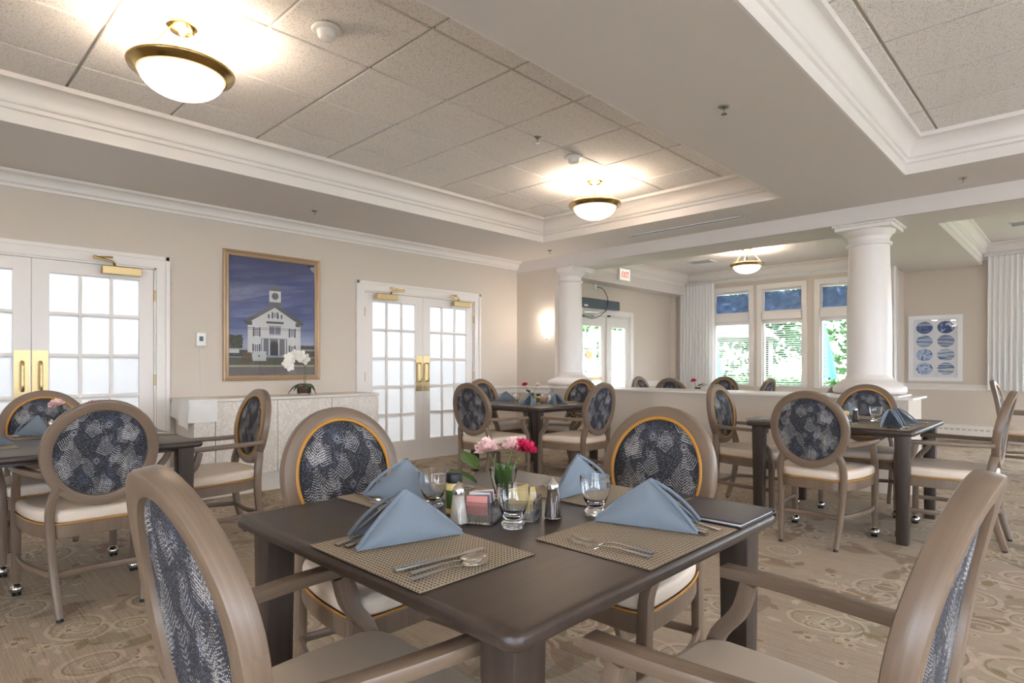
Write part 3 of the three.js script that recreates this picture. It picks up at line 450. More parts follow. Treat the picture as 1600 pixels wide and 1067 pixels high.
function frenchDoors(name, [z0, z1], label) {
  const o = struct(name, null, null, label, 'door'), w = 0.1, mid = (z0 + z1) / 2;
  const cas = [[0, 0], [0.022, 0.0]], prof = (sgn) => 0;
  const cg = []; const cbox = (a, b, y0, y1) => { cg.push(box(XL, XL + 0.018, y0, y1, a, b)); };
  cbox(z0 - w, z0, 0, DH); cbox(z1, z1 + w, 0, DH); cbox(z0 - w, z1 + w, DH, DH + w);
  cg.push(box(XL, XL + 0.03, 0, DH + w + 0.002, z0 - w - 0.004, z0 - w + 0.028), box(XL, XL + 0.03, 0, DH + w + 0.002, z1 + w - 0.028, z1 + w + 0.004), box(XL, XL + 0.03, DH + w - 0.028, DH + w + 0.004, z0 - w, z1 + w));
  cg.push(box(XL - 0.15, XL, 0, DH, z0 - 0.0, z0 + 0.015), box(XL - 0.15, XL, 0, DH, z1 - 0.015, z1), box(XL - 0.15, XL, DH - 0.015, DH, z0, z1));
  mesh('casing', cg, M.trim, o);
  for (const [a, b, s] of [[z0 + 0.017, mid - 0.002, 1], [mid + 0.002, z1 - 0.017, -1]]) {   // s = 1: hinge at low z
    const L = b - a, x0 = XL - 0.055, x1 = XL - 0.012, st = 0.112, g = [], pz0 = a + st, pz1 = b - st, py0 = 0.262, py1 = 1.932, mu = 0.024;
    g.push(box(x0, x1, 0.012, DH - 0.018, a, pz0), box(x0, x1, 0.012, DH - 0.018, pz1, b), box(x0, x1, 0.012, py0, pz0, pz1), box(x0, x1, py1, DH - 0.018, pz0, pz1));
    const cw = (pz1 - pz0 - 2 * mu) / 3, rh = (py1 - py0 - 4 * mu) / 5;
    for (let i = 1; i < 3; i++) g.push(box(x0 + 0.006, x1 - 0.004, py0, py1, pz0 + i * cw + (i - 1) * mu, pz0 + i * (cw + mu)));
    for (let j = 1; j < 5; j++) for (let i = 0; i < 3; i++) g.push(box(x0 + 0.006, x1 - 0.004, py0 + j * rh + (j - 1) * mu, py0 + j * (rh + mu), pz0 + i * (cw + mu), pz0 + i * (cw + mu) + cw));
    const leaf = mesh('door_leaf', g, M.trim, o);
    for (let i = 0; i < 3; i++) for (let j = 0; j < 5; j++) mesh('pane', box(x0 + 0.018, x0 + 0.022, py0 + j * (rh + mu), py0 + j * (rh + mu) + rh, pz0 + i * (cw + mu), pz0 + i * (cw + mu) + cw), M.frost, leaf);
    const e = s > 0 ? b : a, hz = e - s * 0.055;
    mesh('push_plate', box(x1, x1 + 0.003, 0.86, 1.3, Math.min(e - s * 0.003, e - s * 0.105), Math.max(e - s * 0.003, e - s * 0.105)), M.brass, leaf);
    mesh('pull_handle', sweep([V(x1, 0.98, hz), V(x1 + 0.045, 0.99, hz), V(x1 + 0.05, 1.06, hz), V(x1 + 0.05, 1.12, hz), V(x1 + 0.045, 1.2, hz), V(x1, 1.21, hz)], 0.022, 0.018, V(0, 0, 1), { seg: 20, r: 0.008 }), M.brass, leaf);
    const hg = s > 0 ? a : b; for (const y of [0.25, 1.05, 1.8]) mesh('hinge', at(cyl(0.008, 0.008, 0.1, 10), XL + 0.004, y, hg - s * 0.006), M.brass, leaf);
    closer(leaf, s > 0 ? a + 0.26 : b - 0.26, s > 0 ? -1 : 1);
  }
}
frenchDoors('door_1', D1, 'white double doors with frosted panes next to the thermostat');
frenchDoors('door_2', D2, 'white double doors with frosted panes between sideboard and sconce wall');
{ // glazed exterior door with sidelight, sunroom
  const o = struct('door_3', null, null, 'white glazed garden door with sidelight under the exit sign', 'door'), [z0, z1] = D3, g = [], w = 0.09;
  g.push(box(XL, XL + 0.02, 0, DH + w, z0 - w, z0), box(XL, XL + 0.02, 0, DH + w, z1, z1 + w), box(XL, XL + 0.02, DH, DH + w, z0, z1), box(XL - 0.15, XL, 0, DH, z0, z0 + 0.03), box(XL - 0.15, XL, 0, DH, z1 - 0.03, z1), box(XL - 0.15, XL, DH - 0.03, DH, z0, z1), box(XL - 0.12, XL - 0.0, 0, DH, z0 + 0.62, z0 + 0.72));
  mesh('casing', g, M.trim, o);
  const leafs = [[z0 + 0.72, z1 - 0.03, 'door_leaf', 0.13, 0.3, 2, 4], [z0 + 0.03, z0 + 0.62, 'sidelight', 0.09, 0.25, 2, 1]];
  for (const [a, b, nm, st, bot, nc, nr] of leafs) {
    const f = [], x0 = XL - 0.08, x1 = XL - 0.035, p0 = a + st, p1 = b - st, q0 = bot, q1 = 1.85; f.push(box(x0, x1, 0.01, DH - 0.03, a, p0), box(x0, x1, 0.01, DH - 0.03, p1, b), box(x0, x1, 0.01, q0, p0, p1), box(x0, x1, q1, DH - 0.03, p0, p1));
    for (let i = 1; i < nc; i++) f.push(box(x0 + 0.012, x1 - 0.012, q0, q1, p0 + (p1 - p0) * i / nc - 0.009, p0 + (p1 - p0) * i / nc + 0.009));
    for (let j = 1; j < nr; j++) f.push(box(x0 + 0.012, x1 - 0.012, q0 + (q1 - q0) * j / nr - 0.009, q0 + (q1 - q0) * j / nr + 0.009, p0, p1));
    const lf = mesh(nm, f, M.trim, o); mesh('pane', box(x0 + 0.02, x0 + 0.024, q0, q1, p0, p1), M.pane, lf);
    if (nm === 'sidelight') { const sl = []; for (let y = q0 + 0.03; y < q1; y += 0.038) sl.push(at(new THREE.BoxGeometry(0.03, 0.0015, p1 - p0 - 0.02), XL - 0.02, y, (p0 + p1) / 2, 0, 0, 0.18)); const b2 = mesh('blind', sl, M.white, lf); b2.userData.kind = 'stuff'; }
    else { mesh('push_bar', at(rbox(0.05, 0.05, 0.8, 0.01), XL - 0.02, 0.96, (a + b) / 2), M.brass, lf); mesh('oval_plaque', at(cyl(0.075, 0.075, 0.006, 28).scale(1, 1, 1.35), XL - 0.055, 1.36, p0 + 0.33, 0, 0, Math.PI / 2), M.brass, lf); }
  }
  mesh('closer', at(rbox(0.06, 0.05, 0.5, 0.005), XL + 0.03, 2.0, z1 - 0.4), M.steel, o);
}
{ const d = thing('door_operator', 'long slate-grey automatic door opener box above the garden door', 'door opener', XL, 2.18, -8.25);
  mesh('housing', at(rbox(0.13, 0.15, 1.1, 0.008), 0.066, 0.03, 0), M.slate, d); mesh('end_label', at(rbox(0.004, 0.03, 0.1, 0.001), 0.133, -0.02, 0.43), M.white, d);
  mesh('arm', sweep([V(0.1, -0.06, -0.2), V(0.12, -0.1, -0.1), V(0.03, -0.12, 0.35)], 0.02, 0.014, V(0, 1, 0), { seg: 8, r: 0.004 }), M.steel, d);
  mesh('cable', tube([V(0.01, 0.33, 0.0), V(0.06, 0.3, -0.14), V(0.15, 0.1, -0.16), V(0.16, -0.1, -0.05), V(0.1, -0.22, 0.2), V(0.06, -0.16, 0.5)], 0.006, 40, 6), M.black, d); mesh('socket', at(rbox(0.02, 0.09, 0.07, 0.005), 0.01, 0.33, 0.01), M.white, d); }
{ const e = thing('exit_sign', 'red EXIT sign in a white box on the soffit edge', 'exit sign', -5.7 + 0.028, 2.72, -8.62); mesh('housing', rbox(0.05, 0.21, 0.33, 0.01), M.plastic, e); mesh('face', at(new THREE.PlaneGeometry(0.3, 0.185), 0.0262, 0, 0, Math.PI / 2), M.exit, e); }
{ const s = thing('wall_sconce', 'lit half-bowl wall sconce on the short wall by the column', 'sconce', -5.41, 1.72, ZH);
  const g = lathe([[0.0, -0.1], [0.05, -0.092], [0.095, -0.06], [0.12, -0.01], [0.128, 0.05], [0.124, 0.06]], 40); mesh('lamp_bowl', new THREE.LatheGeometry([[0.001, -0.13], [0.05, -0.118], [0.085, -0.08], [0.105, -0.02], [0.11, 0.05]].map((p) => new THREE.Vector2(...p)), 32, -Math.PI / 2, Math.PI), M.bowl, s).scale.set(1, 1.3, 0.9);
  mesh('back_plate', at(rbox(0.1, 0.16, 0.015, 0.005), 0, -0.02, 0.008), M.brass, s); mesh('finial', at(new THREE.SphereGeometry(0.014, 14, 10), 0, -0.175, 0.02), M.brass, s);
  const p = new THREE.PointLight(WARM, 0.4); p.position.set(0, 0.02, 0.05); p.shadow.radius = 2; p.castShadow = true; s.add(p); }

// ---------------------------------------------------------------- pendant lamps
function pendant(x, z, yc, label, power = 1) {
  const l = thing('ceiling_lamp', label, 'lamp', x, yc, z, 0.4, 'semi-flush bowl lamps'), ry = -0.225;
  mesh('canopy', lathe([[0, 0], [0.075, 0], [0.075, -0.012], [0.06, -0.018], [0.055, -0.03], [0.02, -0.034], [0.015, -0.05], [0, -0.052]], 32), M.lampBrass, l);
  mesh('stem', at(cyl(0.005, 0.005, 0.22, 8), 0, -0.14, 0), M.lampBrass, l);
  for (let k = 0; k < 3; k++) { const a = k * 2.094 + 0.3, rod = mesh('rod', tube([V(Math.cos(a) * 0.06, -0.02, Math.sin(a) * 0.06), V(Math.cos(a) * 0.215, ry + 0.012, Math.sin(a) * 0.215)], 0.0045, 4, 6), M.lampBrass, l); mesh('finial', at(new THREE.SphereGeometry(0.013, 12, 8), Math.cos(a) * 0.235, ry + 0.004, Math.sin(a) * 0.235), M.lampBrass, rod); }
  mesh('rim', lathe([[0.198, 0.012], [0.215, 0.018], [0.243, 0.012], [0.252, 0], [0.246, -0.014], [0.225, -0.02], [0.215, -0.034], [0.2, -0.036], [0.198, 0.012]], 56).translate(0, ry, 0), M.lampBrass, l);
  const prof = []; for (let k = 0; k <= 12; k++) { const t = k / 12 * Math.PI / 2; prof.push([Math.max(0.0005, 0.202 * Math.sin(t)), ry - 0.02 - 0.125 * Math.cos(t)]); }
  mesh('lamp_bowl', lathe(prof, 48), M.bowl, l);
  const p = new THREE.PointLight(WARM, LAMP * power); p.position.set(0, ry - 0.05, 0); p.shadow.radius = 6; p.castShadow = true; l.add(p);
  const q = new THREE.RectAreaLight(WARM, DOWN * power, 0.26, 0.26); q.position.set(0, ry - 0.06, 0); q.rotation.x = -Math.PI / 2; l.add(q);
  return l;
}
pendant(-3.4, -1.05, CEIL, 'brass-rimmed glass bowl lamp over the space by the sideboard');
pendant(-3.4, -4.67, CEIL, 'brass-rimmed glass bowl lamp over the corner table');
pendant(-3.4, 2.45, CEIL, 'brass-rimmed glass bowl lamp toward the plain beige wall');
for (const [z, w] of [[-4.67, 'the half-wall end'], [-1.05, 'the middle'], [2.45, 'the plain-wall end']]) pendant(2.0, z, CEIL, 'brass-rimmed glass bowl lamp in the right-window tray, at ' + w);
pendant(-3.75, -9.06, SC, 'brass-rimmed glass bowl lamp hanging in the sunroom', 1.6);
pendant(1.2, -9.5, SC + 0.1, 'brass-rimmed glass bowl lamp in the far sunroom tray', 1.6);

// ---------------------------------------------------------------- ceiling fittings
function sprinkler(x, y, z, label) { const s = thing('sprinkler', label, 'sprinkler', x, y, z); mesh('escutcheon', lathe([[0.008, 0], [0.036, 0], [0.034, -0.006], [0.02, -0.012], [0.008, -0.014]], 24), M.chrome, s); mesh('head', [at(cyl(0.006, 0.006, 0.03, 10), 0, -0.025, 0), at(cyl(0.017, 0.017, 0.003, 16), 0, -0.042, 0)], M.chrome, s); }
sprinkler(-3.07, CEIL, -3.47, 'chrome sprinkler head in the tiled tray'); sprinkler(-1.52, SOF, -3.35, 'chrome sprinkler head on the soffit between the trays'); sprinkler(-5.4, SOF, -2.85, 'chrome sprinkler head on the soffit over the door wall'); sprinkler(-5.05, SOF, -5.95, 'chrome sprinkler head on the soffit by the first column'); sprinkler(-0.72, SOF, -5.95, 'chrome sprinkler head on the soffit by the end column');
function detector(x, z, label) { const s = thing('smoke_detector', label, 'smoke detector', x, CEIL, z); mesh('base', lathe([[0, 0], [0.075, 0], [0.078, -0.012], [0.066, -0.02], [0.0, -0.02]], 32), M.plastic, s); mesh('chamber', lathe([[0.05, -0.02], [0.042, -0.05], [0.03, -0.062], [0, -0.064]], 28), M.plastic, s); }
detector(-2.87, -1.58, 'white smoke detector near the bowl lamp by the sideboard'); detector(-3.13, -4.0, 'white smoke detector near the bowl lamp over the corner table');
{ const s = thing('ceiling_speaker', 'round white speaker grille in a ceiling tile', 'speaker', -2.18, CEIL, -4.95); mesh('grille', lathe([[0, -0.004], [0.105, -0.004], [0.115, -0.008], [0.12, 0]], 40), M.plastic, s); }
function vent(w, d, label, x, y, z) { const v = thing('air_vent', label, 'vent', x, y, z); mesh('frame', [box(-w / 2, w / 2, -0.008, 0, -d / 2, -d / 2 + 0.02), box(-w / 2, w / 2, -0.008, 0, d / 2 - 0.02, d / 2), box(-w / 2, -w / 2 + 0.02, -0.008, 0, -d / 2, d / 2), box(w / 2 - 0.02, w / 2, -0.008, 0, -d / 2, d / 2)], M.white, v); mesh('duct', box(-w / 2 + 0.02, w / 2 - 0.02, -0.002, -0.001, -d / 2 + 0.02, d / 2 - 0.02), M.slate, v); const n = Math.max(2, Math.round(d / 0.045)); for (let i = 0; i < n; i++) mesh('slat', at(new THREE.BoxGeometry(w - 0.04, 0.002, 0.03), 0, -0.006, -d / 2 + 0.03 + (d - 0.06) * (i + 0.5) / n, 0, 0.5), M.white, v); }
vent(1.35, 0.1, 'long slot air vent on the soffit before the beam', -3.15, SOF, -5.95); vent(0.4, 0.3, 'square air vent in the sunroom ceiling by the curtain', -4.75, SC, -9.6); vent(0.4, 0.3, 'square air vent in the sunroom ceiling by the end column', -2.75, SC, -8.9); vent(0.4, 0.3, 'square air vent in the far sunroom tray', -0.55, SC + 0.1, -10.3);

// ---------------------------------------------------------------- pictures, thermostat, sideboard
{ const p = thing('framed_picture', 'large gilt-framed photograph of a white clock-tower hall', 'picture', XL, 1.668, -2.71, Math.PI / 2), W = 1.0, H = 1.28, f = 0.055;
  const P = [[0, 0], [0, 0.03], [-0.01, 0.036], [-0.022, 0.03], [-0.03, 0.02], [-0.045, 0.024], [-0.055, 0.014], [-0.055, 0]];
  const fr = mould([[-W / 2, -H / 2], [W / 2, -H / 2], [W / 2, H / 2], [-W / 2, H / 2]], P, true).rotateX(-Math.PI / 2); fr.applyMatrix4(new THREE.Matrix4().makeRotationX(Math.PI)); mesh('frame', fr, M.frame, p);
  mesh('print', at(new THREE.PlaneGeometry(W - 2 * f + 0.01, H - 2 * f + 0.01), 0, 0, 0.008), M.print, p); mesh('glazing', at(new THREE.BoxGeometry(W - 2 * f, H - 2 * f, 0.002), 0, 0, 0.012), M.pglass, p); }
{ const x0 = -1.78, p = thing('framed_discs', 'white-framed print of eight blue marbled discs', 'picture', -1.78, 1.46, ZA, 0), W = 0.72, H = 1.06, f = 0.06;
  mesh('frame', [box(-W / 2, W / 2, H / 2 - f, H / 2, 0, 0.035), box(-W / 2, W / 2, -H / 2, -H / 2 + f, 0, 0.035), box(-W / 2, -W / 2 + f, -H / 2 + f, H / 2 - f, 0, 0.035), box(W / 2 - f, W / 2, -H / 2 + f, H / 2 - f, 0, 0.035)], M.white, p);
  mesh('print', at(new THREE.PlaneGeometry(W - 2 * f, H - 2 * f), 0, 0, 0.008), M.discs, p); mesh('glazing', at(new THREE.BoxGeometry(W - 2 * f, H - 2 * f, 0.002), 0, 0, 0.016), M.pglass, p); }
{ const t = thing('thermostat', 'white wall thermostat with a thin wire running down', 'thermostat', XL, 1.425, -2.01); mesh('housing', at(rbox(0.028, 0.125, 0.085, 0.008), 0.014, 0, 0), M.plastic, t); mesh('display', at(rbox(0.004, 0.045, 0.035, 0.002), 0.028, 0.005, 0), M.slate, t); mesh('wire', at(cyl(0.0025, 0.0025, 0.48, 6), 0.006, -0.3, 0), M.white, t); }
{ const s = thing('sideboard', 'long cream sideboard with embossed door fronts against the door wall', 'sideboard', -5.74, 0, -2.72), L = 1.86, D = 0.46;
  mesh('carcass', uvBox(box(-D / 2, D / 2 - 0.02, 0.18, 0.86, -L / 2, L / 2)), M.cream, s); mesh('worktop', at(rbox(D + 0.02, 0.025, L + 0.01, 0.005), 0.0, 0.8725, 0), M.cream, s);
  mesh('plinth', box(-D / 2, D / 2 - 0.08, 0, 0.18, -L / 2 + 0.05, L / 2 - 0.05), M.cream, s);
  const e = [-0.93, -0.37, 0.19, 0.75, 0.93]; for (let i = 0; i < 4; i++) mesh('door', uvBox(at(rbox(0.022, 0.672, e[i + 1] - e[i] - 0.005, 0.003), D / 2 - 0.008, 0.52, (e[i] + e[i + 1]) / 2)), M.sideboard, s);
}
{ // white cloth over the sideboard's end
  const y = 0.889, g = patch((u, v) => { const z = -1.98 + u * 0.235, end = -1.785; let X, Y = y, Z = z; const s = v * 0.7;   // v: from the wall over the top, down the front
    if (s < 0.5) X = -5.97 + s; else { X = -5.492 + 0.006 * Math.sin(u * 9); Y = y - (s - 0.5); }
    return { x: X, y: Y, z: Z }; }, 14, 24, 0.003);
  const h = patch((u, v) => { const d = v * (0.16 + 0.09 * u), fold = 0.014 * Math.sin(u * 11 + 1) * v; return { x: -5.97 + u * 0.49 + 0.05 * v * u, y: y - d, z: -1.772 + 0.012 + fold + 0.05 * v * u }; }, 24, 10, 0.003);
  single('table_linen', [g, h], M.cloth, 'white cloth draped over the end of the sideboard', 'cloth'); }
{ // orchid
  const o = thing('orchid', 'white orchid in a glass pot on the sideboard', 'orchid', -5.66, 0.8865, -2.87), arch = [V(0, 0.1, 0), V(0.01, 0.28, 0.005), V(0.02, 0.37, 0.03), V(0.03, 0.41, 0.1), V(0.035, 0.38, 0.17), V(0.04, 0.28, 0.2)];
  mesh('pot', lathe([[0, 0.004], [0.062, 0.004], [0.065, 0.0], [0.068, 0.01], [0.07, 0.1], [0.067, 0.1], [0.064, 0.012], [0, 0.012]], 32), M.glass, o); mesh('moss', lathe([[0, 0.013], [0.06, 0.014], [0.063, 0.075], [0.03, 0.09], [0, 0.092]], 20), M.moss, o);
  mesh('stem', [tube(arch, 0.0035, 30, 6), tube([V(0.012, 0.09, -0.012), V(0.014, 0.4, -0.012)], 0.003, 4, 6)], M.stem, o);
  for (let k = 0; k < 6; k++) { const a = k * 1.05 + 0.3, L = rr(0.12, 0.17), d = V(Math.cos(a), 0, Math.sin(a)); mesh('leaf', patch((u, v) => { const w = 0.028 * Math.sin(Math.PI * Math.min(1, v * 0.9 + 0.08)) * (u - 0.5) * 2, h = 0.09 + v * 0.09 - v * v * (0.1 + 0.04 * (k % 3)); return { x: d.x * v * L - d.z * w, y: h + Math.abs(u - 0.5) * 0.012, z: d.z * v * L + d.x * w }; }, 6, 10, 0.002), M.darkleaf, o); }
  const crv = new THREE.CatmullRomCurve3(arch); for (let k = 0; k < 9; k++) { const p = crv.getPointAt(0.5 + k * 0.06), s = 0.034 - k * 0.001, g = []; for (let j = 0; j < 5; j++) { const a = j * 1.257 + k; g.push(at(new THREE.SphereGeometry(s, 10, 6).scale(1, 0.75, 0.16), Math.cos(a) * s * 0.8, Math.sin(a) * s * 0.8, 0, 0, 0, a)); } const f = mesh('blossom', g, M.petal, o); f.position.copy(p).add(V(0.018, -0.01, (k % 2 - 0.5) * 0.04)); f.rotation.set(0.2 * (k % 3 - 1), 0.9 + 0.4 * (k % 3 - 1), 0); }
}
// curtains
function curtain(x0, x1, z, y0, y1, label, n) { const c = thing('curtain', label, 'curtain', 0, 0, 0), w = x1 - x0; mesh('fabric', patch((u, v) => { const amp = 0.02 + 0.02 * (1 - v), ph = u * n * 6.283; return { x: x0 + w * u + (1 - v) * 0.02 * (u - 0.5), y: y0 + v * (y1 - y0), z: z + amp * Math.sin(ph + 0.5 * Math.sin(v * 2 + u * 5)) }; }, n * 14, 12), M.curtain, c); const h = []; for (let k = 0; k < n; k++) h.push(at(cyl(0.008, 0.008, 0.04, 8), x0 + w * (k + 0.5) / n, y1 + 0.012, z)); mesh('heading_hooks', h, M.white, c); }
curtain(-5.78, -5.08, ZW + 0.11, 0.5, 2.73, 'long sheer white curtain at the corner end of the window row', 11); curtain(-2.5, -2.12, ZW + 0.11, 0.5, 2.73, 'white curtain half hidden behind the end column', 6); curtain(-1.1, -0.45, ZA + 0.11, 0.8, 2.83, 'white curtain beside the disc print', 10);
{ const r = thing('curtain_rod', 'thin white rod above the three windows', 'curtain rod', 0, 0, 0); mesh('rod', at(cyl(0.012, 0.012, 3.7, 12), -3.96, 2.755, ZW + 0.11, 0, 0, Math.PI / 2), M.white, r); for (const x of [-5.75, -4.35, -3.4, -2.3]) mesh('bracket', [box(x - 0.01, x + 0.01, 2.74, 2.77, ZW, ZW + 0.11), box(x - 0.02, x + 0.02, 2.72, 2.79, ZW, ZW + 0.01)], M.white, r); }
{ const r = thing('curtain_rod', 'thin white rod over the curtain beside the disc print', 'curtain rod', 0, 0, 0); mesh('rod', at(cyl(0.012, 0.012, 2.6, 12), 0.15, 2.855, ZA + 0.11, 0, 0, Math.PI / 2), M.white, r); for (const x of [-1.1, 1.3]) mesh('bracket', [box(x - 0.01, x + 0.01, 2.84, 2.87, ZA, ZA + 0.11)], M.white, r); }
{ const h = thing('baseboard_heater', 'long white baseboard heater under the disc print', 'heater', 0, 0, 0), x0 = XJ + 0.05, x1 = 1.0; mesh('cover', [mould([[x0, ZA], [x1, ZA]], [[0, 0.04], [0.07, 0.04], [0.07, 0.2], [0.05, 0.24], [0, 0.25]].map(([o, y]) => [-o, y])), box(x0, x0 + 0.01, 0.02, 0.25, ZA, ZA + 0.07)], M.trim, h); const g = []; for (let x = x0 + 0.05; x < x1 - 0.05; x += 0.075) g.push(box(x, x + 0.05, 0.165, 0.195, ZA + 0.068, ZA + 0.072)); mesh('louvre', g, M.grid, h); }

// ---------------------------------------------------------------- chairs
function makeChair() {
  const c = new THREE.Group(), W = M.taupe;
  const rec = R(9.5), oy = 0.765, oz = 0.262, A = 0.218, B = 0.232;   // ring centre line
  const onBack = (g) => { const p = g.attributes.position, n = g.attributes.normal; for (let i = 0; i < p.count; i++) { const y = p.getY(i), k = 0.75 * y; p.setZ(i, p.getZ(i) + 0.375 * y * y - 0.008); if (n) { const v = V(n.getX(i), n.getY(i) - k * n.getZ(i), n.getZ(i)).normalize(); n.setXYZ(i, v.x, v.y, v.z); } } return g.applyMatrix4(new THREE.Matrix4().makeRotationX(rec).setPosition(0, oy, oz)); };
  class Ell extends THREE.Curve { getPoint(t, o = V(0, 0, 0)) { const a = t * 2 * Math.PI; return o.set(A * Math.cos(a), B * Math.sin(a), 0); } }
  mesh('back_frame', onBack(sweep(null, 0.044, 0.05, V(0, 0, 1), { seg: 64, r: 0.008, closed: true, curve: new Ell() })), W, c);
  const dome = (s, h, z, a, b) => { const g = patch((u, v) => { const t = u * 2 * Math.PI, r = v, X = a * r * Math.cos(t), Y = b * r * Math.sin(t); return { x: X, y: Y, z: s * (z + h * (1 - r * r)), u: 0.5 + X / (2 * a), v: 0.5 + Y / (2 * b) }; }, 48, 10); return g; };
  const pad = mesh('back_pad', onBack(merge([dome(-1, 0.022, 0.008, A - 0.02, B - 0.02), dome(1, 0.006, 0.008, A - 0.018, B - 0.018)])), M.fabric, c);
  class Ell2 extends THREE.Curve { getPoint(t, o = V(0, 0, 0)) { const a = t * 2 * Math.PI; return o.set((A - 0.024) * Math.cos(a), (B - 0.024) * Math.sin(a), -0.019); } }
  mesh('piping', onBack(new THREE.TubeGeometry(new Ell2(), 64, 0.0075, 8, true)), M.gold, pad);
  for (const s of [-1, 1]) {
    mesh('rear_leg', sweep([V(s * 0.158, 0.612, 0.238), V(s * 0.185, 0.56, 0.226), V(s * 0.196, 0.48, 0.214), V(s * 0.194, 0.4, 0.212), V(s * 0.184, 0.2, 0.232), V(s * 0.168, 0.012, 0.282)], (t) => 0.036 - 0.006 * t, (t) => 0.05 - 0.012 * t, V(1, 0, 0), { seg: 22, r: 0.006 }), W, c);
    mesh('foot_pad', at(cyl(0.014, 0.015, 0.014, 14), s * 0.168, 0.007, 0.283), M.black, c);
    const fl2 = mesh('front_leg', sweep([V(s * 0.262, 0.07, -0.268), V(s * 0.263, 0.25, -0.265), V(s * 0.264, 0.42, -0.262), V(s * 0.266, 0.5, -0.25), V(s * 0.272, 0.575, -0.195), V(s * 0.272, 0.65, -0.172)], (t) => 0.034 + 0.006 * Math.sin(t * 3.14), (t) => 0.042 - 0.006 * t, V(1, 0, 0), { seg: 26, r: 0.006 }), W, c);
    const ca = mesh('caster', [at(new THREE.SphereGeometry(0.03, 18, 12, 0, 6.3, 0, Math.PI * 0.62), s * 0.262, 0.034, -0.268), at(cyl(0.009, 0.012, 0.03, 10), s * 0.262, 0.065, -0.268)], M.chrome, fl2);
    mesh('wheel', [at(cyl(0.024, 0.024, 0.014, 18), s * 0.262 - 0.011, 0.024, -0.268, 0, 0, Math.PI / 2), at(cyl(0.024, 0.024, 0.014, 18), s * 0.262 + 0.011, 0.024, -0.268, 0, 0, Math.PI / 2)], M.black, fl2);
    mesh('arm', sweep([V(s * 0.212, 0.672, 0.238), V(s * 0.24, 0.668, 0.1), V(s * 0.266, 0.668, -0.08), V(s * 0.274, 0.666, -0.235)], (t) => 0.036 + 0.014 * t, 0.028, V(1, 0, 0), { seg: 16, r: 0.005 }), W, c);
    mesh('stretcher', sweep([V(s * 0.258, 0.205, -0.262), V(s * 0.262, 0.207, -0.1), V(s * 0.235, 0.207, 0.08), V(s * 0.188, 0.205, 0.228)], 0.03, 0.018, V(0, 1, 0), { seg: 14, r: 0.006 }), W, c);
  }
  mesh('stretcher', sweep([V(-0.18, 0.2, 0.232), V(0, 0.2, 0.21), V(0.18, 0.2, 0.232)], 0.03, 0.018, V(0, 1, 0), { seg: 8, r: 0.006 }), W, c);
  const outline = (k) => { const s = new THREE.Shape(), f = 0.272 - k, b = 0.2 - k; s.moveTo(-f + 0.07, -0.285 + k); s.lineTo(f - 0.07, -0.285 + k); s.quadraticCurveTo(f, -0.285 + k, f, -0.21); s.bezierCurveTo(f, 0.0, b + 0.04, 0.12, b, 0.2 - k); s.quadraticCurveTo(b - 0.02, 0.235 - k, b - 0.07, 0.238 - k); s.lineTo(-b + 0.07, 0.238 - k); s.quadraticCurveTo(-b + 0.02, 0.235 - k, -b, 0.2 - k); s.bezierCurveTo(-b - 0.04, 0.12, -f, 0.0, -f, -0.21); s.quadraticCurveTo(-f, -0.285 + k, -f + 0.07, -0.285 + k); return s; };
  const flat = (g, y) => { g.rotateX(Math.PI / 2); g.translate(0, y, 0); return g; };
  mesh('seat_rail', uvBox(flat(new THREE.ExtrudeGeometry(outline(0.006), { depth: 0.055, bevelEnabled: true, bevelThickness: 0.004, bevelSize: 0.004, bevelSegments: 2, curveSegments: 10 }), 0.428)), W, c);
  const seat = mesh('seat', (() => { const g = flat(new THREE.ExtrudeGeometry(outline(0.026), { depth: 0.02, bevelEnabled: true, bevelThickness: 0.022, bevelSize: 0.026, bevelSegments: 6, curveSegments: 12 }), 0.476); const q = clean(g), p = q.attributes.position; for (let i = 0; i < p.count; i++) if (p.getY(i) > 0.47) p.setY(i, p.getY(i) + 0.016 * Math.max(0, 1 - (p.getX(i) / 0.27) ** 2) * Math.max(0, 1 - ((p.getZ(i) + 0.02) / 0.27) ** 2)); q.computeVertexNormals(); return toCreasedNormals(q, 0.9); })(), M.vinyl, c);
  mesh('piping', new THREE.TubeGeometry(new THREE.CatmullRomCurve3(outline(0.0).getSpacedPoints(60).slice(0, -1).map((p) => V(p.x, 0.437, p.y)), true), 90, 0.0045, 6, true), M.gold, seat);
  return c;
}
const CH = makeChair();
const chairs = [];
function chair(x, z, ry, label, group) {   // x, z: centre of the back at its rear feet line is +0.28 behind the seat centre
  const c = chairs.length ? CH.clone() : CH; chairs.push(c);
  top(c, 'armchair', 'taupe armchair in navy fern fabric ' + label, 'chair', group); c.position.set(x, 0, z); c.rotation.y = ry; return c;
}
const N = 0, S_ = Math.PI, E_ = -Math.PI / 2, W_ = Math.PI / 2;   // facing -z, +z, +x, -x
const g4 = (n) => 'chairs at the ' + n;
// middle table
chair(-1.085, -0.61, N, 'at the middle table, side away from the half wall', g4('middle table'));
chair(-0.43, -1.175, W_ - 0.025, 'at the middle table, side away from the door wall', g4('middle table'));
chair(-1.8, -1.2, E_, 'at the middle table, side toward the door wall', g4('middle table'));
chair(-1.22, -1.83, S_, 'at the middle table, side toward the half wall', g4('middle table'));
// table by the end column
chair(-1.32, -4.435, N, 'at the end-column table, side away from the half wall', g4('end-column table'));
chair(-2.04, -5.02, E_, 'at the end-column table, side toward the door wall', g4('end-column table'));
chair(-1.36, -5.62, S_ + 0.12, 'at the end-column table, side toward the half wall', g4('end-column table'));
chair(-0.66, -5.04, W_, 'at the end-column table, side away from the door wall', g4('end-column table'));
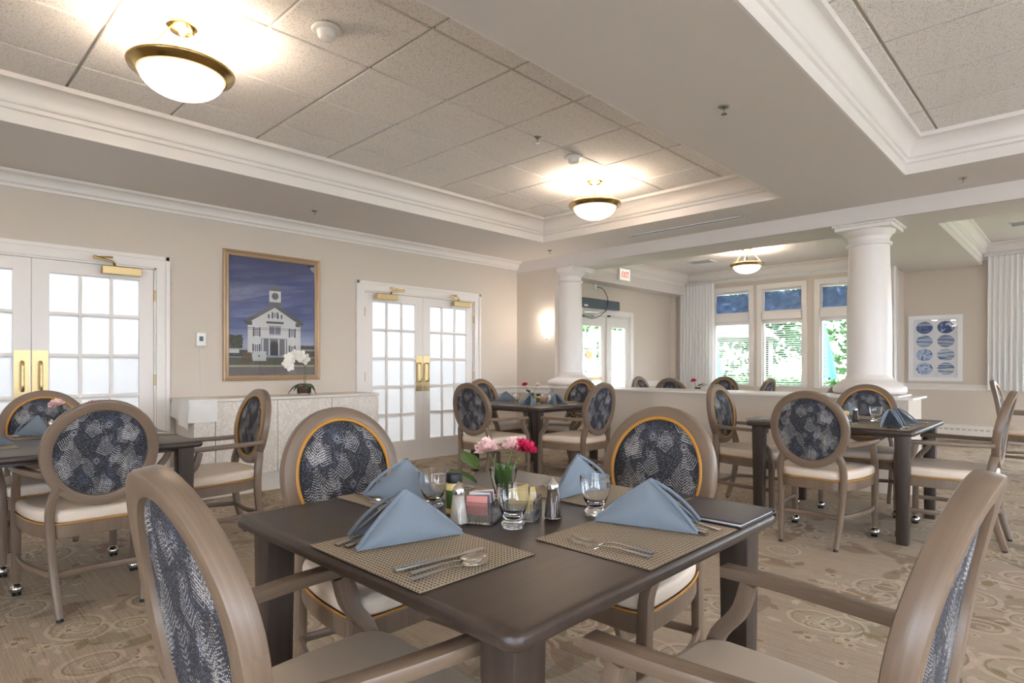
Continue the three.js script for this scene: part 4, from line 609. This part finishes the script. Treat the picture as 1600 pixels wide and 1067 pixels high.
// table by the thermostat doors
chair(-3.69, -0.705, W_, 'at the thermostat-door table, side away from the door wall', g4('thermostat-door table'));
chair(-4.16, -1.47, S_, 'at the thermostat-door table, side toward the half wall', g4('thermostat-door table'));
chair(-4.62, -0.69, E_, 'at the thermostat-door table, side toward the door wall', g4('thermostat-door table'));
// corner table
chair(-4.25, -4.1, N + 0.05, 'at the sconce-corner table, side away from the half wall', g4('corner table'));
chair(-3.64, -4.72, W_, 'at the sconce-corner table, side away from the door wall', g4('corner table'));
chair(-4.4, -5.5, S_, 'at the sconce-corner table, side toward the half wall', g4('corner table'));
chair(-5.08, -5.03, E_, 'at the sconce-corner table, side toward the door wall', g4('corner table'));
// sunroom
chair(-3.96, -7.4, N, 'in the sunroom with its back against the half wall', g4('sunroom table'));
chair(-3.96, -8.45, S_, 'in the sunroom on the window side of its table', g4('sunroom table'));
chair(-4.64, -7.92, E_, 'in the sunroom on the garden-door side of its table', g4('sunroom table'));
chair(-3.28, -7.92, W_, 'in the sunroom, across its table from the garden door', g4('sunroom table'));
chair(-2.1, -7.7, 0.6, 'alone in the sunroom behind the end column', 'sunroom chairs');
chair(-0.45, -8.5, E_, 'in the passage past the end column', 'sunroom chairs');

// ---------------------------------------------------------------- tables
function makeTable() {
  const t = new THREE.Group(), h = 0.55;
  mesh('tabletop', (() => { const s = new THREE.Shape(), r = 0.015, a = h - 0.016; s.moveTo(-a + r, -a); s.lineTo(a - r, -a); s.quadraticCurveTo(a, -a, a, -a + r); s.lineTo(a, a - r); s.quadraticCurveTo(a, a, a - r, a); s.lineTo(-a + r, a); s.quadraticCurveTo(-a, a, -a, a - r); s.lineTo(-a, -a + r); s.quadraticCurveTo(-a, -a, -a + r, -a); const g = new THREE.ExtrudeGeometry(s, { depth: 0.008, bevelEnabled: true, bevelThickness: 0.014, bevelSize: 0.016, bevelSegments: 5, curveSegments: 4 }); g.rotateX(Math.PI / 2); g.translate(0, 0.741, 0); return uvBox(toCreasedNormals(clean(g), 0.6)); })(), M.espresso, t);
  mesh('subtop', uvBox(box(-h + 0.1, h - 0.1, 0.695, 0.719, -h + 0.1, h - 0.1)), M.espresso, t);
  for (const [sx, sz] of [[-1, -1], [1, -1], [1, 1], [-1, 1]]) mesh('leg', uvLong(sweep([V(sx * 0.47, 0.719, sz * 0.47), V(sx * 0.47, 0.36, sz * 0.47), V(sx * 0.47, 0, sz * 0.47)], (q) => 0.085 - 0.018 * q, (q) => 0.085 - 0.018 * q, V(1, 0, 0), { seg: 4, r: 0.006 })), M.espresso, t);
  return t;
}
const TB = makeTable(); let tableN = 0;
function table(x, z, label) { const t = tableN++ ? TB.clone() : TB; top(t, 'dining_table', label, 'table', 'square dining tables'); t.position.set(x, 0, z); return t; }
table(-1.195, -1.225, 'dark square dining table in the middle, with the open floor round it'); table(-1.35, -5.1, 'dark square dining table beside the end column'); table(-4.16, -0.68, 'dark square dining table beside the thermostat doors'); table(-4.47, -5.0, 'dark square dining table in the corner by the sconce'); table(-3.97, -7.92, 'dark square dining table in the sunroom');

// ---------------------------------------------------------------- table settings
const TY = 0.7555;
function napkinGeo() {
  // two wings from a ridge: foot F (inner end), apex A, tips T+/T- toward the diner
  const A = V(0, 0.122, 0.145), wings = [];
  for (const s of [-1, 1]) {
    const Tp = V(s * 0.062, 0.004, 0.268), F = V(s * 0.012, 0.002, 0);
    wings.push(patch((u, v) => {   // u: foot -> tip along the base; v: base -> ridge line (foot-apex / apex-tip)
      const base = F.clone().lerp(Tp, u), k = 0.56, ridge = u < k ? V(0, 0.006, 0).lerp(A, u / k) : A.clone().lerp(Tp, (u - k) / (1 - k));
      const p = base.lerp(ridge, v), b = Math.sin(Math.PI * u) * Math.sin(Math.PI * Math.min(1, v * 1.02));
      p.x += s * (0.02 * b + 0.004); p.z += 0.0; return { x: p.x, y: Math.max(0.001, p.y), z: p.z };
    }, 22, 12, s > 0 ? -0.005 : 0.005));
    wings.push(tube([A.clone().add(V(s * 0.004, -0.003, 0)), A.clone().lerp(Tp, 0.35).add(V(s * 0.014, 0.006, 0.004)), A.clone().lerp(Tp, 0.7).add(V(s * 0.012, 0.006, 0.006)), Tp.clone().add(V(0, 0.004, 0))], 0.0052, 14, 8));
  }
  wings.push(tube([V(0, 0.006, 0.002), V(0, 0.066, 0.072), A.clone().add(V(0, -0.004, 0))], 0.005, 10, 8));
  return merge(wings.map((g) => toCreasedNormals(clean(g), 1.0)));
}
const G = { napkin: uvBox(napkinGeo()), mat: uvBox(rbox(0.425, 0.003, 0.32, 0.0012, 1)) };
const handle = (L, y0) => sweep([V(0, y0, 0.095), V(0, 0.006, 0.05), V(0, 0.008, 0.0), V(0, 0.004, -L)], (t) => 0.017 - 0.011 * Math.min(1, t * 1.2), 0.0028, V(1, 0, 0), { seg: 14, r: 0.0013 });
G.fork = merge([handle(0.03, 0.004), patch((u, v) => ({ x: (u - 0.5) * 0.024 * Math.min(1, 0.35 + v * 3), y: 0.004 - 0.006 * Math.sin(v * 3.1), z: -0.03 - v * 0.035 }), 6, 8, 0.0016), ...[-1.5, -0.5, 0.5, 1.5].map((k) => sweep([V(k * 0.0063, 0.004, -0.064), V(k * 0.0063, 0.003, -0.085), V(k * 0.0063, 0.009, -0.112)], 0.0033, 0.0018, V(1, 0, 0), { seg: 6, r: 0.0008 }))]);
G.spoon = merge([handle(0.03, 0.004), patch((u, v) => { const a = u * 2 * Math.PI, r = v; return { x: Math.cos(a) * r * 0.0205, y: 0.008 - 0.0075 * (1 - r * r), z: -0.06 + Math.sin(a) * r * 0.032 }; }, 24, 6, 0.0015)]);
G.knife = merge([sweep([V(0, 0.006, 0.105), V(0, 0.006, 0.05), V(0, 0.006, 0.01)], 0.016, 0.009, V(1, 0, 0), { seg: 6, r: 0.004 }), sweep([V(0, 0.006, 0.012), V(0.001, 0.006, -0.06), V(-0.004, 0.006, -0.125)], (t) => 0.018 - 0.008 * t * t, 0.0022, V(1, 0, 0), { seg: 10, r: 0.001 })]);
const gp = [[0, 0.012], [0.027, 0.014], [0.029, 0.02], [0.034, 0.035], [0.041, 0.06], [0.0445, 0.085], [0.0445, 0.11]], gi = [[0.0425, 0.11], [0.042, 0.085], [0.0385, 0.06], [0.029, 0.04], [0.018, 0.028], [0, 0.024]];
G.tumbler = lathe([[0, 0], [0.028, 0], [0.032, 0.004], [0.031, 0.012], [0.023, 0.019], [0.022, 0.023], [0.03, 0.038], [0.0385, 0.06], [0.0435, 0.085], [0.0445, 0.11], ...gi], 40);
G.shaker = (() => { const q = cyl(0.0155, 0.025, 0.082, 8); q.translate(0, 0.043, 0); return q; })();
const P = {};
function proto(key, make) { return P[key] ??= make(); }
const put = (src, name, label, category, x, y, z, ry, group) => { const o = src.clone(); top(o, name, label, category, group); o.position.set(x, y, z); o.rotation.y = ry; return o; };
const protoMesh = (key, geo, mat) => proto(key, () => { const m = mesh(key, geo, mat); return m; });
const SEATS = [['side away from the half wall', 0, 1], ['side away from the door wall', 1, 0], ['side toward the half wall', 0, -1], ['side toward the door wall', -1, 0]];
// local place-setting frame: +z toward the diner, -x the diner's left
function place(tx, tz, tname, seat, off, napTurn, full, glass) {
  const [sname, dx, dz] = SEATS[seat], ry = Math.atan2(dx, dz), c = Math.cos(ry), s = Math.sin(ry), w = (lx, lz) => [tx + dx * 0.385 + (lx + off) * c + lz * s, tz + dz * 0.385 - (lx + off) * s + lz * c], where = `on the ${tname} table, ${sname}`;
  const add = (key, geo, mat, name, label, cat, lx, y, lz, r, grp) => { const [x, z] = w(lx, lz); put(protoMesh(key, geo, mat), name, label + ' ' + where, cat, x, TY + y, z, ry + r, grp); };
  add('mat', G.mat, M.mat, 'placemat', 'woven tan placemat', 'placemat', 0, 0.0018, 0, 0, 'woven placemats');
  add('napkin', G.napkin, M.napkin, 'folded_napkin', 'blue tent-folded napkin', 'napkin', 0.03 * Math.sign(napTurn || 1), 0.0045, -0.155, napTurn, 'blue napkins');
  if (full) {
    add('fork', G.fork, M.steel, 'dinner_fork', 'outer steel fork', 'fork', -0.165, 0.004, 0.03, 0.12, 'forks'); add('fork', G.fork, M.steel, 'dinner_fork', 'inner steel fork', 'fork', -0.135, 0.004, 0.02, 0.1, 'forks');
    add('knife', G.knife, M.steel, 'table_knife', 'steel knife', 'knife', 0.105, 0.004, 0.03, -0.1, 'knives'); add('spoon', G.spoon, M.steel, 'spoon', 'inner steel spoon', 'spoon', 0.14, 0.004, 0.025, -0.12, 'spoons'); add('spoon', G.spoon, M.steel, 'spoon', 'outer steel spoon', 'spoon', 0.168, 0.004, 0.045, -0.12, 'spoons');
  }
  if (glass) add('tumbler', G.tumbler, M.glass, 'water_glass', 'footed water glass', 'glass', glass[0], 0.0005, glass[1], 0, 'water glasses');
}
function carnation(parent, name, mat, p, r, tilt) {
  const g = []; for (let k = 0; k < 46; k++) { const a = k * 2.4, e = 1.45 - Math.sqrt(k / 46) * 1.5, R0 = r * (0.62 + 0.3 * rnd()), w = r * rr(0.34, 0.5), d = V(Math.cos(a) * Math.cos(e), Math.sin(e), Math.sin(a) * Math.cos(e)), side = V(-Math.sin(a), 0, Math.cos(a)), up = d.clone().cross(side).negate(); const ph = rnd() * 6;
    g.push(patch((u, v) => { const q = d.clone().multiplyScalar(R0 * v * (1 + 0.12 * Math.sin(u * 14 + ph))).addScaledVector(side, (u - 0.5) * w * 2 * (0.25 + v * 0.75)).addScaledVector(up, r * 0.12 * Math.sin(u * 11 + ph) * v + r * 0.15 * v * v); return q; }, 7, 3)); }
  const f = mesh(name, merge(g), mat, parent); f.position.copy(p); f.rotation.set(tilt[0], 0, tilt[1]); return f;
}
const leafGeo = (L, w, bend) => patch((u, v) => ({ x: (u - 0.5) * 2 * w * Math.sin(Math.PI * Math.min(1, 0.06 + v * 0.94)), y: v * L * 0.6 - bend * v * v + Math.abs(u - 0.5) * 0.012, z: v * L }), 8, 14, 0.0012);
function flowers(x, z, label, items, leaves, ry = 0) {
  const o = thing('flower_vase', label, 'flowers', x, TY, z, ry, 'carnation vases');
  mesh('vase', lathe([[0, 0], [0.026, 0], [0.027, 0.006], [0.024, 0.014], [0.03, 0.04], [0.04, 0.085], [0.044, 0.11], [0.042, 0.11], [0.037, 0.085], [0.027, 0.04], [0.018, 0.018], [0, 0.014]], 36), M.glass, o);
  const g = []; for (let k = 0; k < 9; k++) { const a = k * 0.7; g.push(at(leafGeo(0.09, 0.014, 0.0), Math.cos(a) * 0.012, 0.02, Math.sin(a) * 0.012, a + 1.57, -0.75)); } mesh('greenery', merge(g), M.leaf, o);
  for (const [mat, dx, dy, dz, r] of items) { mesh('stem', tube([V(0, 0.02, 0), V(dx * 0.35, dy * 0.6, dz * 0.35), V(dx, dy, dz)], 0.002, 14, 6), M.stem, o); carnation(o, 'carnation', mat, V(dx, dy, dz), r, [dz * 4, -dx * 4]); }
  for (const [dx, dy, dz, a, L] of leaves) mesh('leaf', at(leafGeo(L, L * 0.3, 0.01), dx, dy, dz, a, 0.1), M.leaf, o);
  return o;
}
function condiments(tx, tz, tname, f) {
  const on = `on the ${tname} table`, g = (dx, dz) => [tx + f[0] * dx + f[1] * dz, tz + f[2] * dx + f[3] * dz];
  const sh = (name, mat, dx, dz, label) => { const [x, z] = g(dx, dz), s = thing(name, label + ' ' + on, 'shaker', x, TY, z, 0.4, 'salt and pepper shakers'); mesh('glass_body', lathe([[0, 0.001], [0.0255, 0.001], [0.026, 0.005], [0.016, 0.085], [0, 0.0855]], 8), M.glass, s); mesh('filling', lathe([[0, 0.004], [0.0215, 0.005], [0.0135, 0.076], [0, 0.077]], 8), mat, s); mesh('cap', lathe([[0.0165, 0.083], [0.0165, 0.092], [0.0135, 0.1], [0.006, 0.108], [0.003, 0.114], [0, 0.115]], 20), M.chrome, s); };
  sh('salt_shaker', M.salt, 0, 0.17, 'faceted glass salt shaker'); sh('pepper_shaker', M.pepper, 0.14, -0.055, 'faceted glass pepper shaker');
  for (const [dx, dz, label, set] of [[0.012, 0.098, 'square ribbed glass caddy of white and pink packets', [M.packP, M.packW, M.packW, M.packB]], [0.075, 0.0, 'square ribbed glass caddy of yellow and white packets', [M.packY, M.packW, M.packY, M.packW]]]) {
    const [x, z] = g(dx, dz), cd = thing('packet_caddy', label + ' ' + on, 'caddy', x, TY, z, 0.5, 'glass packet caddies'), w = 0.043, gg = [box(-w, w, 0.001, 0.006, -w, w)];
    for (const [a, b] of [[0, 1], [1, 0], [0, -1], [-1, 0]]) { gg.push(a ? box(a * w - 0.002, a * w + 0.002, 0.001, 0.058, -w, w) : box(-w, w, 0.001, 0.058, b * w - 0.002, b * w + 0.002)); for (let k = -4; k <= 4; k++) gg.push(at(cyl(0.0025, 0.0025, 0.045, 6), a ? a * (w + 0.002) : k * 0.009, 0.026, a ? k * 0.009 : b * (w + 0.002))); }
    mesh('holder', gg, M.glass, cd);
    for (let k = 0; k < 9; k++) mesh('packet', at(rbox(0.062, 0.05, 0.0045, 0.0015, 1), rr(-0.004, 0.004), 0.04 + rr(0, 0.016), -0.032 + k * 0.008, rr(-0.1, 0.1), rr(-0.12, 0.12), rr(-0.2, 0.2)), set[k % 4], cd);
  }
  { const [x, z] = g(-0.1, 0.1), b = thing('sauce_bottle', 'small sauce bottle with a black cap ' + on, 'bottle', x, TY, z, 0, 'sauce bottles'); mesh('body', lathe([[0, 0.001], [0.022, 0.001], [0.0235, 0.006], [0.0235, 0.082], [0.02, 0.09], [0, 0.091]], 24), M.packY, b); mesh('label', lathe([[0.0239, 0.018], [0.0239, 0.07]], 24), M.leaf, b); mesh('cap', lathe([[0.0225, 0.09], [0.0235, 0.093], [0.0235, 0.114], [0.021, 0.118], [0, 0.118]], 24), M.black, b); }
}
function menuBook(x, z, ry, label) { const m = thing('menu_book', label, 'menu', x, TY, z, ry, 'menu folders'); mesh('back_cover', at(rbox(0.33, 0.003, 0.235, 0.001, 1), 0, 0.0018, 0), M.navy, m); mesh('pages', box(-0.158, 0.158, 0.0034, 0.0095, -0.108, 0.11), M.packW, m); const c = mesh('front_cover', at(rbox(0.33, 0.003, 0.235, 0.001, 1), 0, 0.0112, 0), M.navy, m); mesh('cover_print', at(new THREE.PlaneGeometry(0.326, 0.231), 0, 0.013, 0, 0, -Math.PI / 2), M.menu, c); }
// middle table
place(-1.195, -1.225, 'middle', 0, 0.09, -0.4, true, [0.02, -0.29]); place(-1.195, -1.225, 'middle', 1, 0.075, 0.42, true, [0.09, -0.2]); place(-1.195, -1.225, 'middle', 2, -0.02, 0.2, true, null); place(-1.195, -1.225, 'middle', 3, 0.02, 0.25, true, [0.085, -0.175]);
condiments(-1.21, -1.22, 'middle', [1, 0, 0, 1]);
flowers(-1.3, -1.31, 'vase of two pink carnations and one magenta on the middle table', [[M.pink, -0.035, 0.16, 0.03, 0.046], [M.pink, 0.03, 0.17, -0.01, 0.038], [M.magenta, 0.06, 0.165, -0.03, 0.044]], [[-0.07, 0.1, 0.05, -1.9, 0.1], [-0.055, 0.06, 0.06, -1.2, 0.09]]);
menuBook(-0.812, -1.648, 0, 'navy menu folder with gold lettering on the middle table corner');
// end-column table
place(-1.35, -5.1, 'end-column', 0, 0.3, 0.3, true, null); place(-1.35, -5.1, 'end-column', 1, 0.0, -0.5, true, [0.1, -0.2]); place(-1.35, -5.1, 'end-column', 2, 0.0, 0.3, false, null); place(-1.35, -5.1, 'end-column', 3, 0.0, 0.3, false, null);
condiments(-1.42, -5.05, 'end-column', [1, 0, 0, 1]); flowers(-1.6, -4.98, 'vase with one magenta carnation on the end-column table', [[M.magenta, 0.05, 0.15, 0.0, 0.044]], [[-0.03, 0.11, 0.02, -2.0, 0.1]]); menuBook(-1.75, -4.72, 0, 'navy menu folder on the end-column table corner');
// thermostat-door table
place(-4.16, -0.68, 'thermostat-door', 0, 0, 0.3, true, null); place(-4.16, -0.68, 'thermostat-door', 1, 0.1, 0.4, true, [0.12, -0.2]); place(-4.16, -0.68, 'thermostat-door', 2, 0.1, 0.3, true, [0.1, -0.2]); place(-4.16, -0.68, 'thermostat-door', 3, 0, 0.3, true, null);
condiments(-4.2, -0.7, 'thermostat-door', [-1, 0, 0, -1]); flowers(-4.18, -0.72, 'vase with a pink and a magenta carnation on the thermostat-door table', [[M.pink, 0.03, 0.2, 0.08, 0.042], [M.magenta, -0.02, 0.19, -0.1, 0.036]], [[-0.01, 0.13, -0.06, 2.8, 0.08]]);
// corner table
place(-4.47, -5.0, 'corner', 0, 0.2, 0.3, false, null); place(-4.47, -5.0, 'corner', 1, 0, -0.3, false, null); place(-4.47, -5.0, 'corner', 2, 0, 0.3, false, [0.1, -0.2]); place(-4.47, -5.0, 'corner', 3, 0, 0.3, false, [0.1, -0.2]);
condiments(-4.44, -5.02, 'corner', [0, 1, -1, 0]); flowers(-4.5, -4.98, 'vase with a magenta and a pale carnation on the corner table', [[M.magenta, -0.07, 0.2, 0.03, 0.04], [M.petal, 0.06, 0.2, -0.04, 0.036]], [[0, 0.12, 0.03, 0.4, 0.08]]); menuBook(-4.68, -4.6, 0, 'navy menu folder on the corner table');
// sunroom table
flowers(-3.97, -7.9, 'vase with one magenta carnation on the sunroom table', [[M.magenta, -0.05, 0.2, 0.02, 0.044]], [[0.02, 0.13, 0.02, 1.2, 0.1], [0.03, 0.12, -0.02, 2.0, 0.09]]);

// ---------------------------------------------------------------- garden outside
struct('ground', uvBox(box(-60, 60, -0.4, -0.14, -90, 40)), M.grass, 'green lawn outside the sunroom', 'lawn');
struct('patio', uvBox(merge([box(-16, 5.15, -0.14, -0.1, -12.7, -11.9), box(5.15, 45, -0.14, -0.1, -12.7, 38), box(-20, 5.15, -0.14, -0.1, 4.15, 38)])), M.patio, 'pale paved terrace round the building', 'patio');
struct('path', (() => { const s = []; for (let k = 0; k < 9; k++) s.push(at(box(-0.5, 0.5, -0.14, -0.1, -0.6, 0.6), -6.1 - k * 0.35, 0, -17.2 - k * 1.2, 0.28)); return merge(s); })(), M.paving, 'pinkish paved garden path leading off the terrace', 'path');
const leafCard = (() => { const g = new THREE.BufferGeometry(); g.setAttribute('position', new THREE.Float32BufferAttribute([0, 0, 0, 0.07, 0.03, 0.1, 0, 0.05, 0.22, -0.07, 0.03, 0.1], 3)); g.setIndex([0, 1, 2, 0, 2, 3]); g.computeVertexNormals(); g.setAttribute('uv', new THREE.Float32BufferAttribute([0, 0, 1, 0, 1, 1, 0, 1], 2)); return g; })();
function leaves(parent, name, n, where, tone, sc0) { const im = new THREE.InstancedMesh(leafCard, M.foliage, n), d = new THREE.Object3D(), col = new THREE.Color(); for (let i = 0; i < n; i++) { d.position.copy(where()); d.rotation.set(rr(0, 6.3), rr(0, 6.3), rr(0, 6.3)); d.scale.setScalar(sc0 * rr(0.7, 1.6)); d.updateMatrix(); im.setMatrixAt(i, d.matrix); const k = rr(0.7, 1.35); im.setColorAt(i, col.setRGB(k * tone[0], k * tone[1], k * tone[2])); } im.name = name; im.userData.kind = 'stuff'; im.castShadow = im.receiveShadow = true; parent.add(im); return im; }
function tree(x, z, h, r, label, tone = [1, 1, 1]) { const t = thing('garden_tree', label, 'tree', x, -0.14, z, 0, 'trees beyond the terrace'); mesh('trunk', tube([V(0, 0, 0), V(0.1, h * 0.3, 0), V(-0.05, h * 0.7, 0.1)], 0.14, 10, 8), M.bark, t); const cs = []; for (let k = 0; k < 7; k++) cs.push([V(rr(-r, r) * 0.6, h * 0.62 + rr(-0.35, 0.35) * h, rr(-r, r) * 0.5), r * rr(0.45, 0.75)]); leaves(t, 'foliage', 2600, () => { const [c, q] = cs[rnd() * 7 | 0], a = rr(0, 6.28), u = rr(-1, 1), s = Math.sqrt(1 - u * u), R1 = q * Math.cbrt(rr(0.3, 1)); return V(c.x + R1 * s * Math.cos(a), Math.max(0.5, c.y + R1 * u), c.z + R1 * s * Math.sin(a)); }, tone, 1.5); }
[[-16, -27, 7, 3.4, 'broad leafy tree beyond the lawn, beside the white pavilion'], [-11.5, -30, 8, 3.8, 'tall leafy tree behind the white pavilion'], [-7, -28, 7.5, 3.6, 'leafy tree behind the garden path'], [-2.5, -27, 7, 3.5, 'leafy tree behind the parasol by the end window'], [2.5, -26, 8, 4, 'leafy tree far past the disc print wall'], [-21, -20, 8, 3.6, 'leafy tree on the garden-door side'], [-15, -12, 6, 2.2, 'light leafy tree outside the garden door']].forEach((a) => tree(...a));
{ const h = thing('hedge', 'low clipped green hedge along the terrace', 'hedge', -4.5, -0.14, -15.9); mesh('core', at(rbox(11, 0.75, 0.9, 0.15), 0, 0.42, 0), M.hedge, h); leaves(h, 'leaves', 5000, () => V(rr(-5.5, 5.5), rr(0.1, 0.92), rr(0.2, 0.55)), [1.15, 1.2, 0.9], 0.7); }
function parasol(x, z, label) { const p = thing('parasol', label, 'parasol', x, -0.12, z, 0, 'closed teal parasols'); mesh('pole', at(cyl(0.022, 0.022, 2.35, 12), 0, 1.18, 0), M.siding, p); mesh('base', lathe([[0, 0], [0.26, 0], [0.26, 0.05], [0.05, 0.09], [0, 0.09]], 28), M.slate, p); mesh('canopy', patch((u, v) => { const a = u * 2 * Math.PI, r = (0.04 + 0.25 * Math.pow(1 - v, 0.8)) * (1 + 0.16 * Math.cos(a * 8)); return { x: Math.cos(a) * r, y: 1.0 + v * 1.3 + 0.04 * Math.cos(a * 8) * (1 - v), z: Math.sin(a) * r }; }, 64, 10), M.teal, p); mesh('finial', at(new THREE.SphereGeometry(0.035, 12, 8), 0, 2.36, 0), M.siding, p); }
parasol(-4.35, -14.6, 'closed teal parasol outside the window by the end column'); parasol(-7.0, -14.6, 'closed teal parasol outside the window by the curtain');
{ const b = thing('garden_pavilion', 'white garden pavilion with a pale hipped roof', 'pavilion', -10.5, -0.14, -22, 0.3); mesh('roof', at(new THREE.ConeGeometry(3.4, 1.3, 4), 0, 3.1, 0, Math.PI / 4), M.shingle, b); for (const [a, c] of [[-1, -1], [1, -1], [1, 1], [-1, 1]]) mesh('post', at(rbox(0.16, 2.5, 0.16, 0.01), a * 2, 1.25, c * 2), M.siding, b); mesh('fascia', [box(-2.3, 2.3, 2.3, 2.5, -2.3, -2.2), box(-2.3, 2.3, 2.3, 2.5, 2.2, 2.3), box(-2.3, -2.2, 2.3, 2.5, -2.2, 2.2), box(2.2, 2.3, 2.3, 2.5, -2.2, 2.2)], M.siding, b); }

renderer.render(scene, camera);
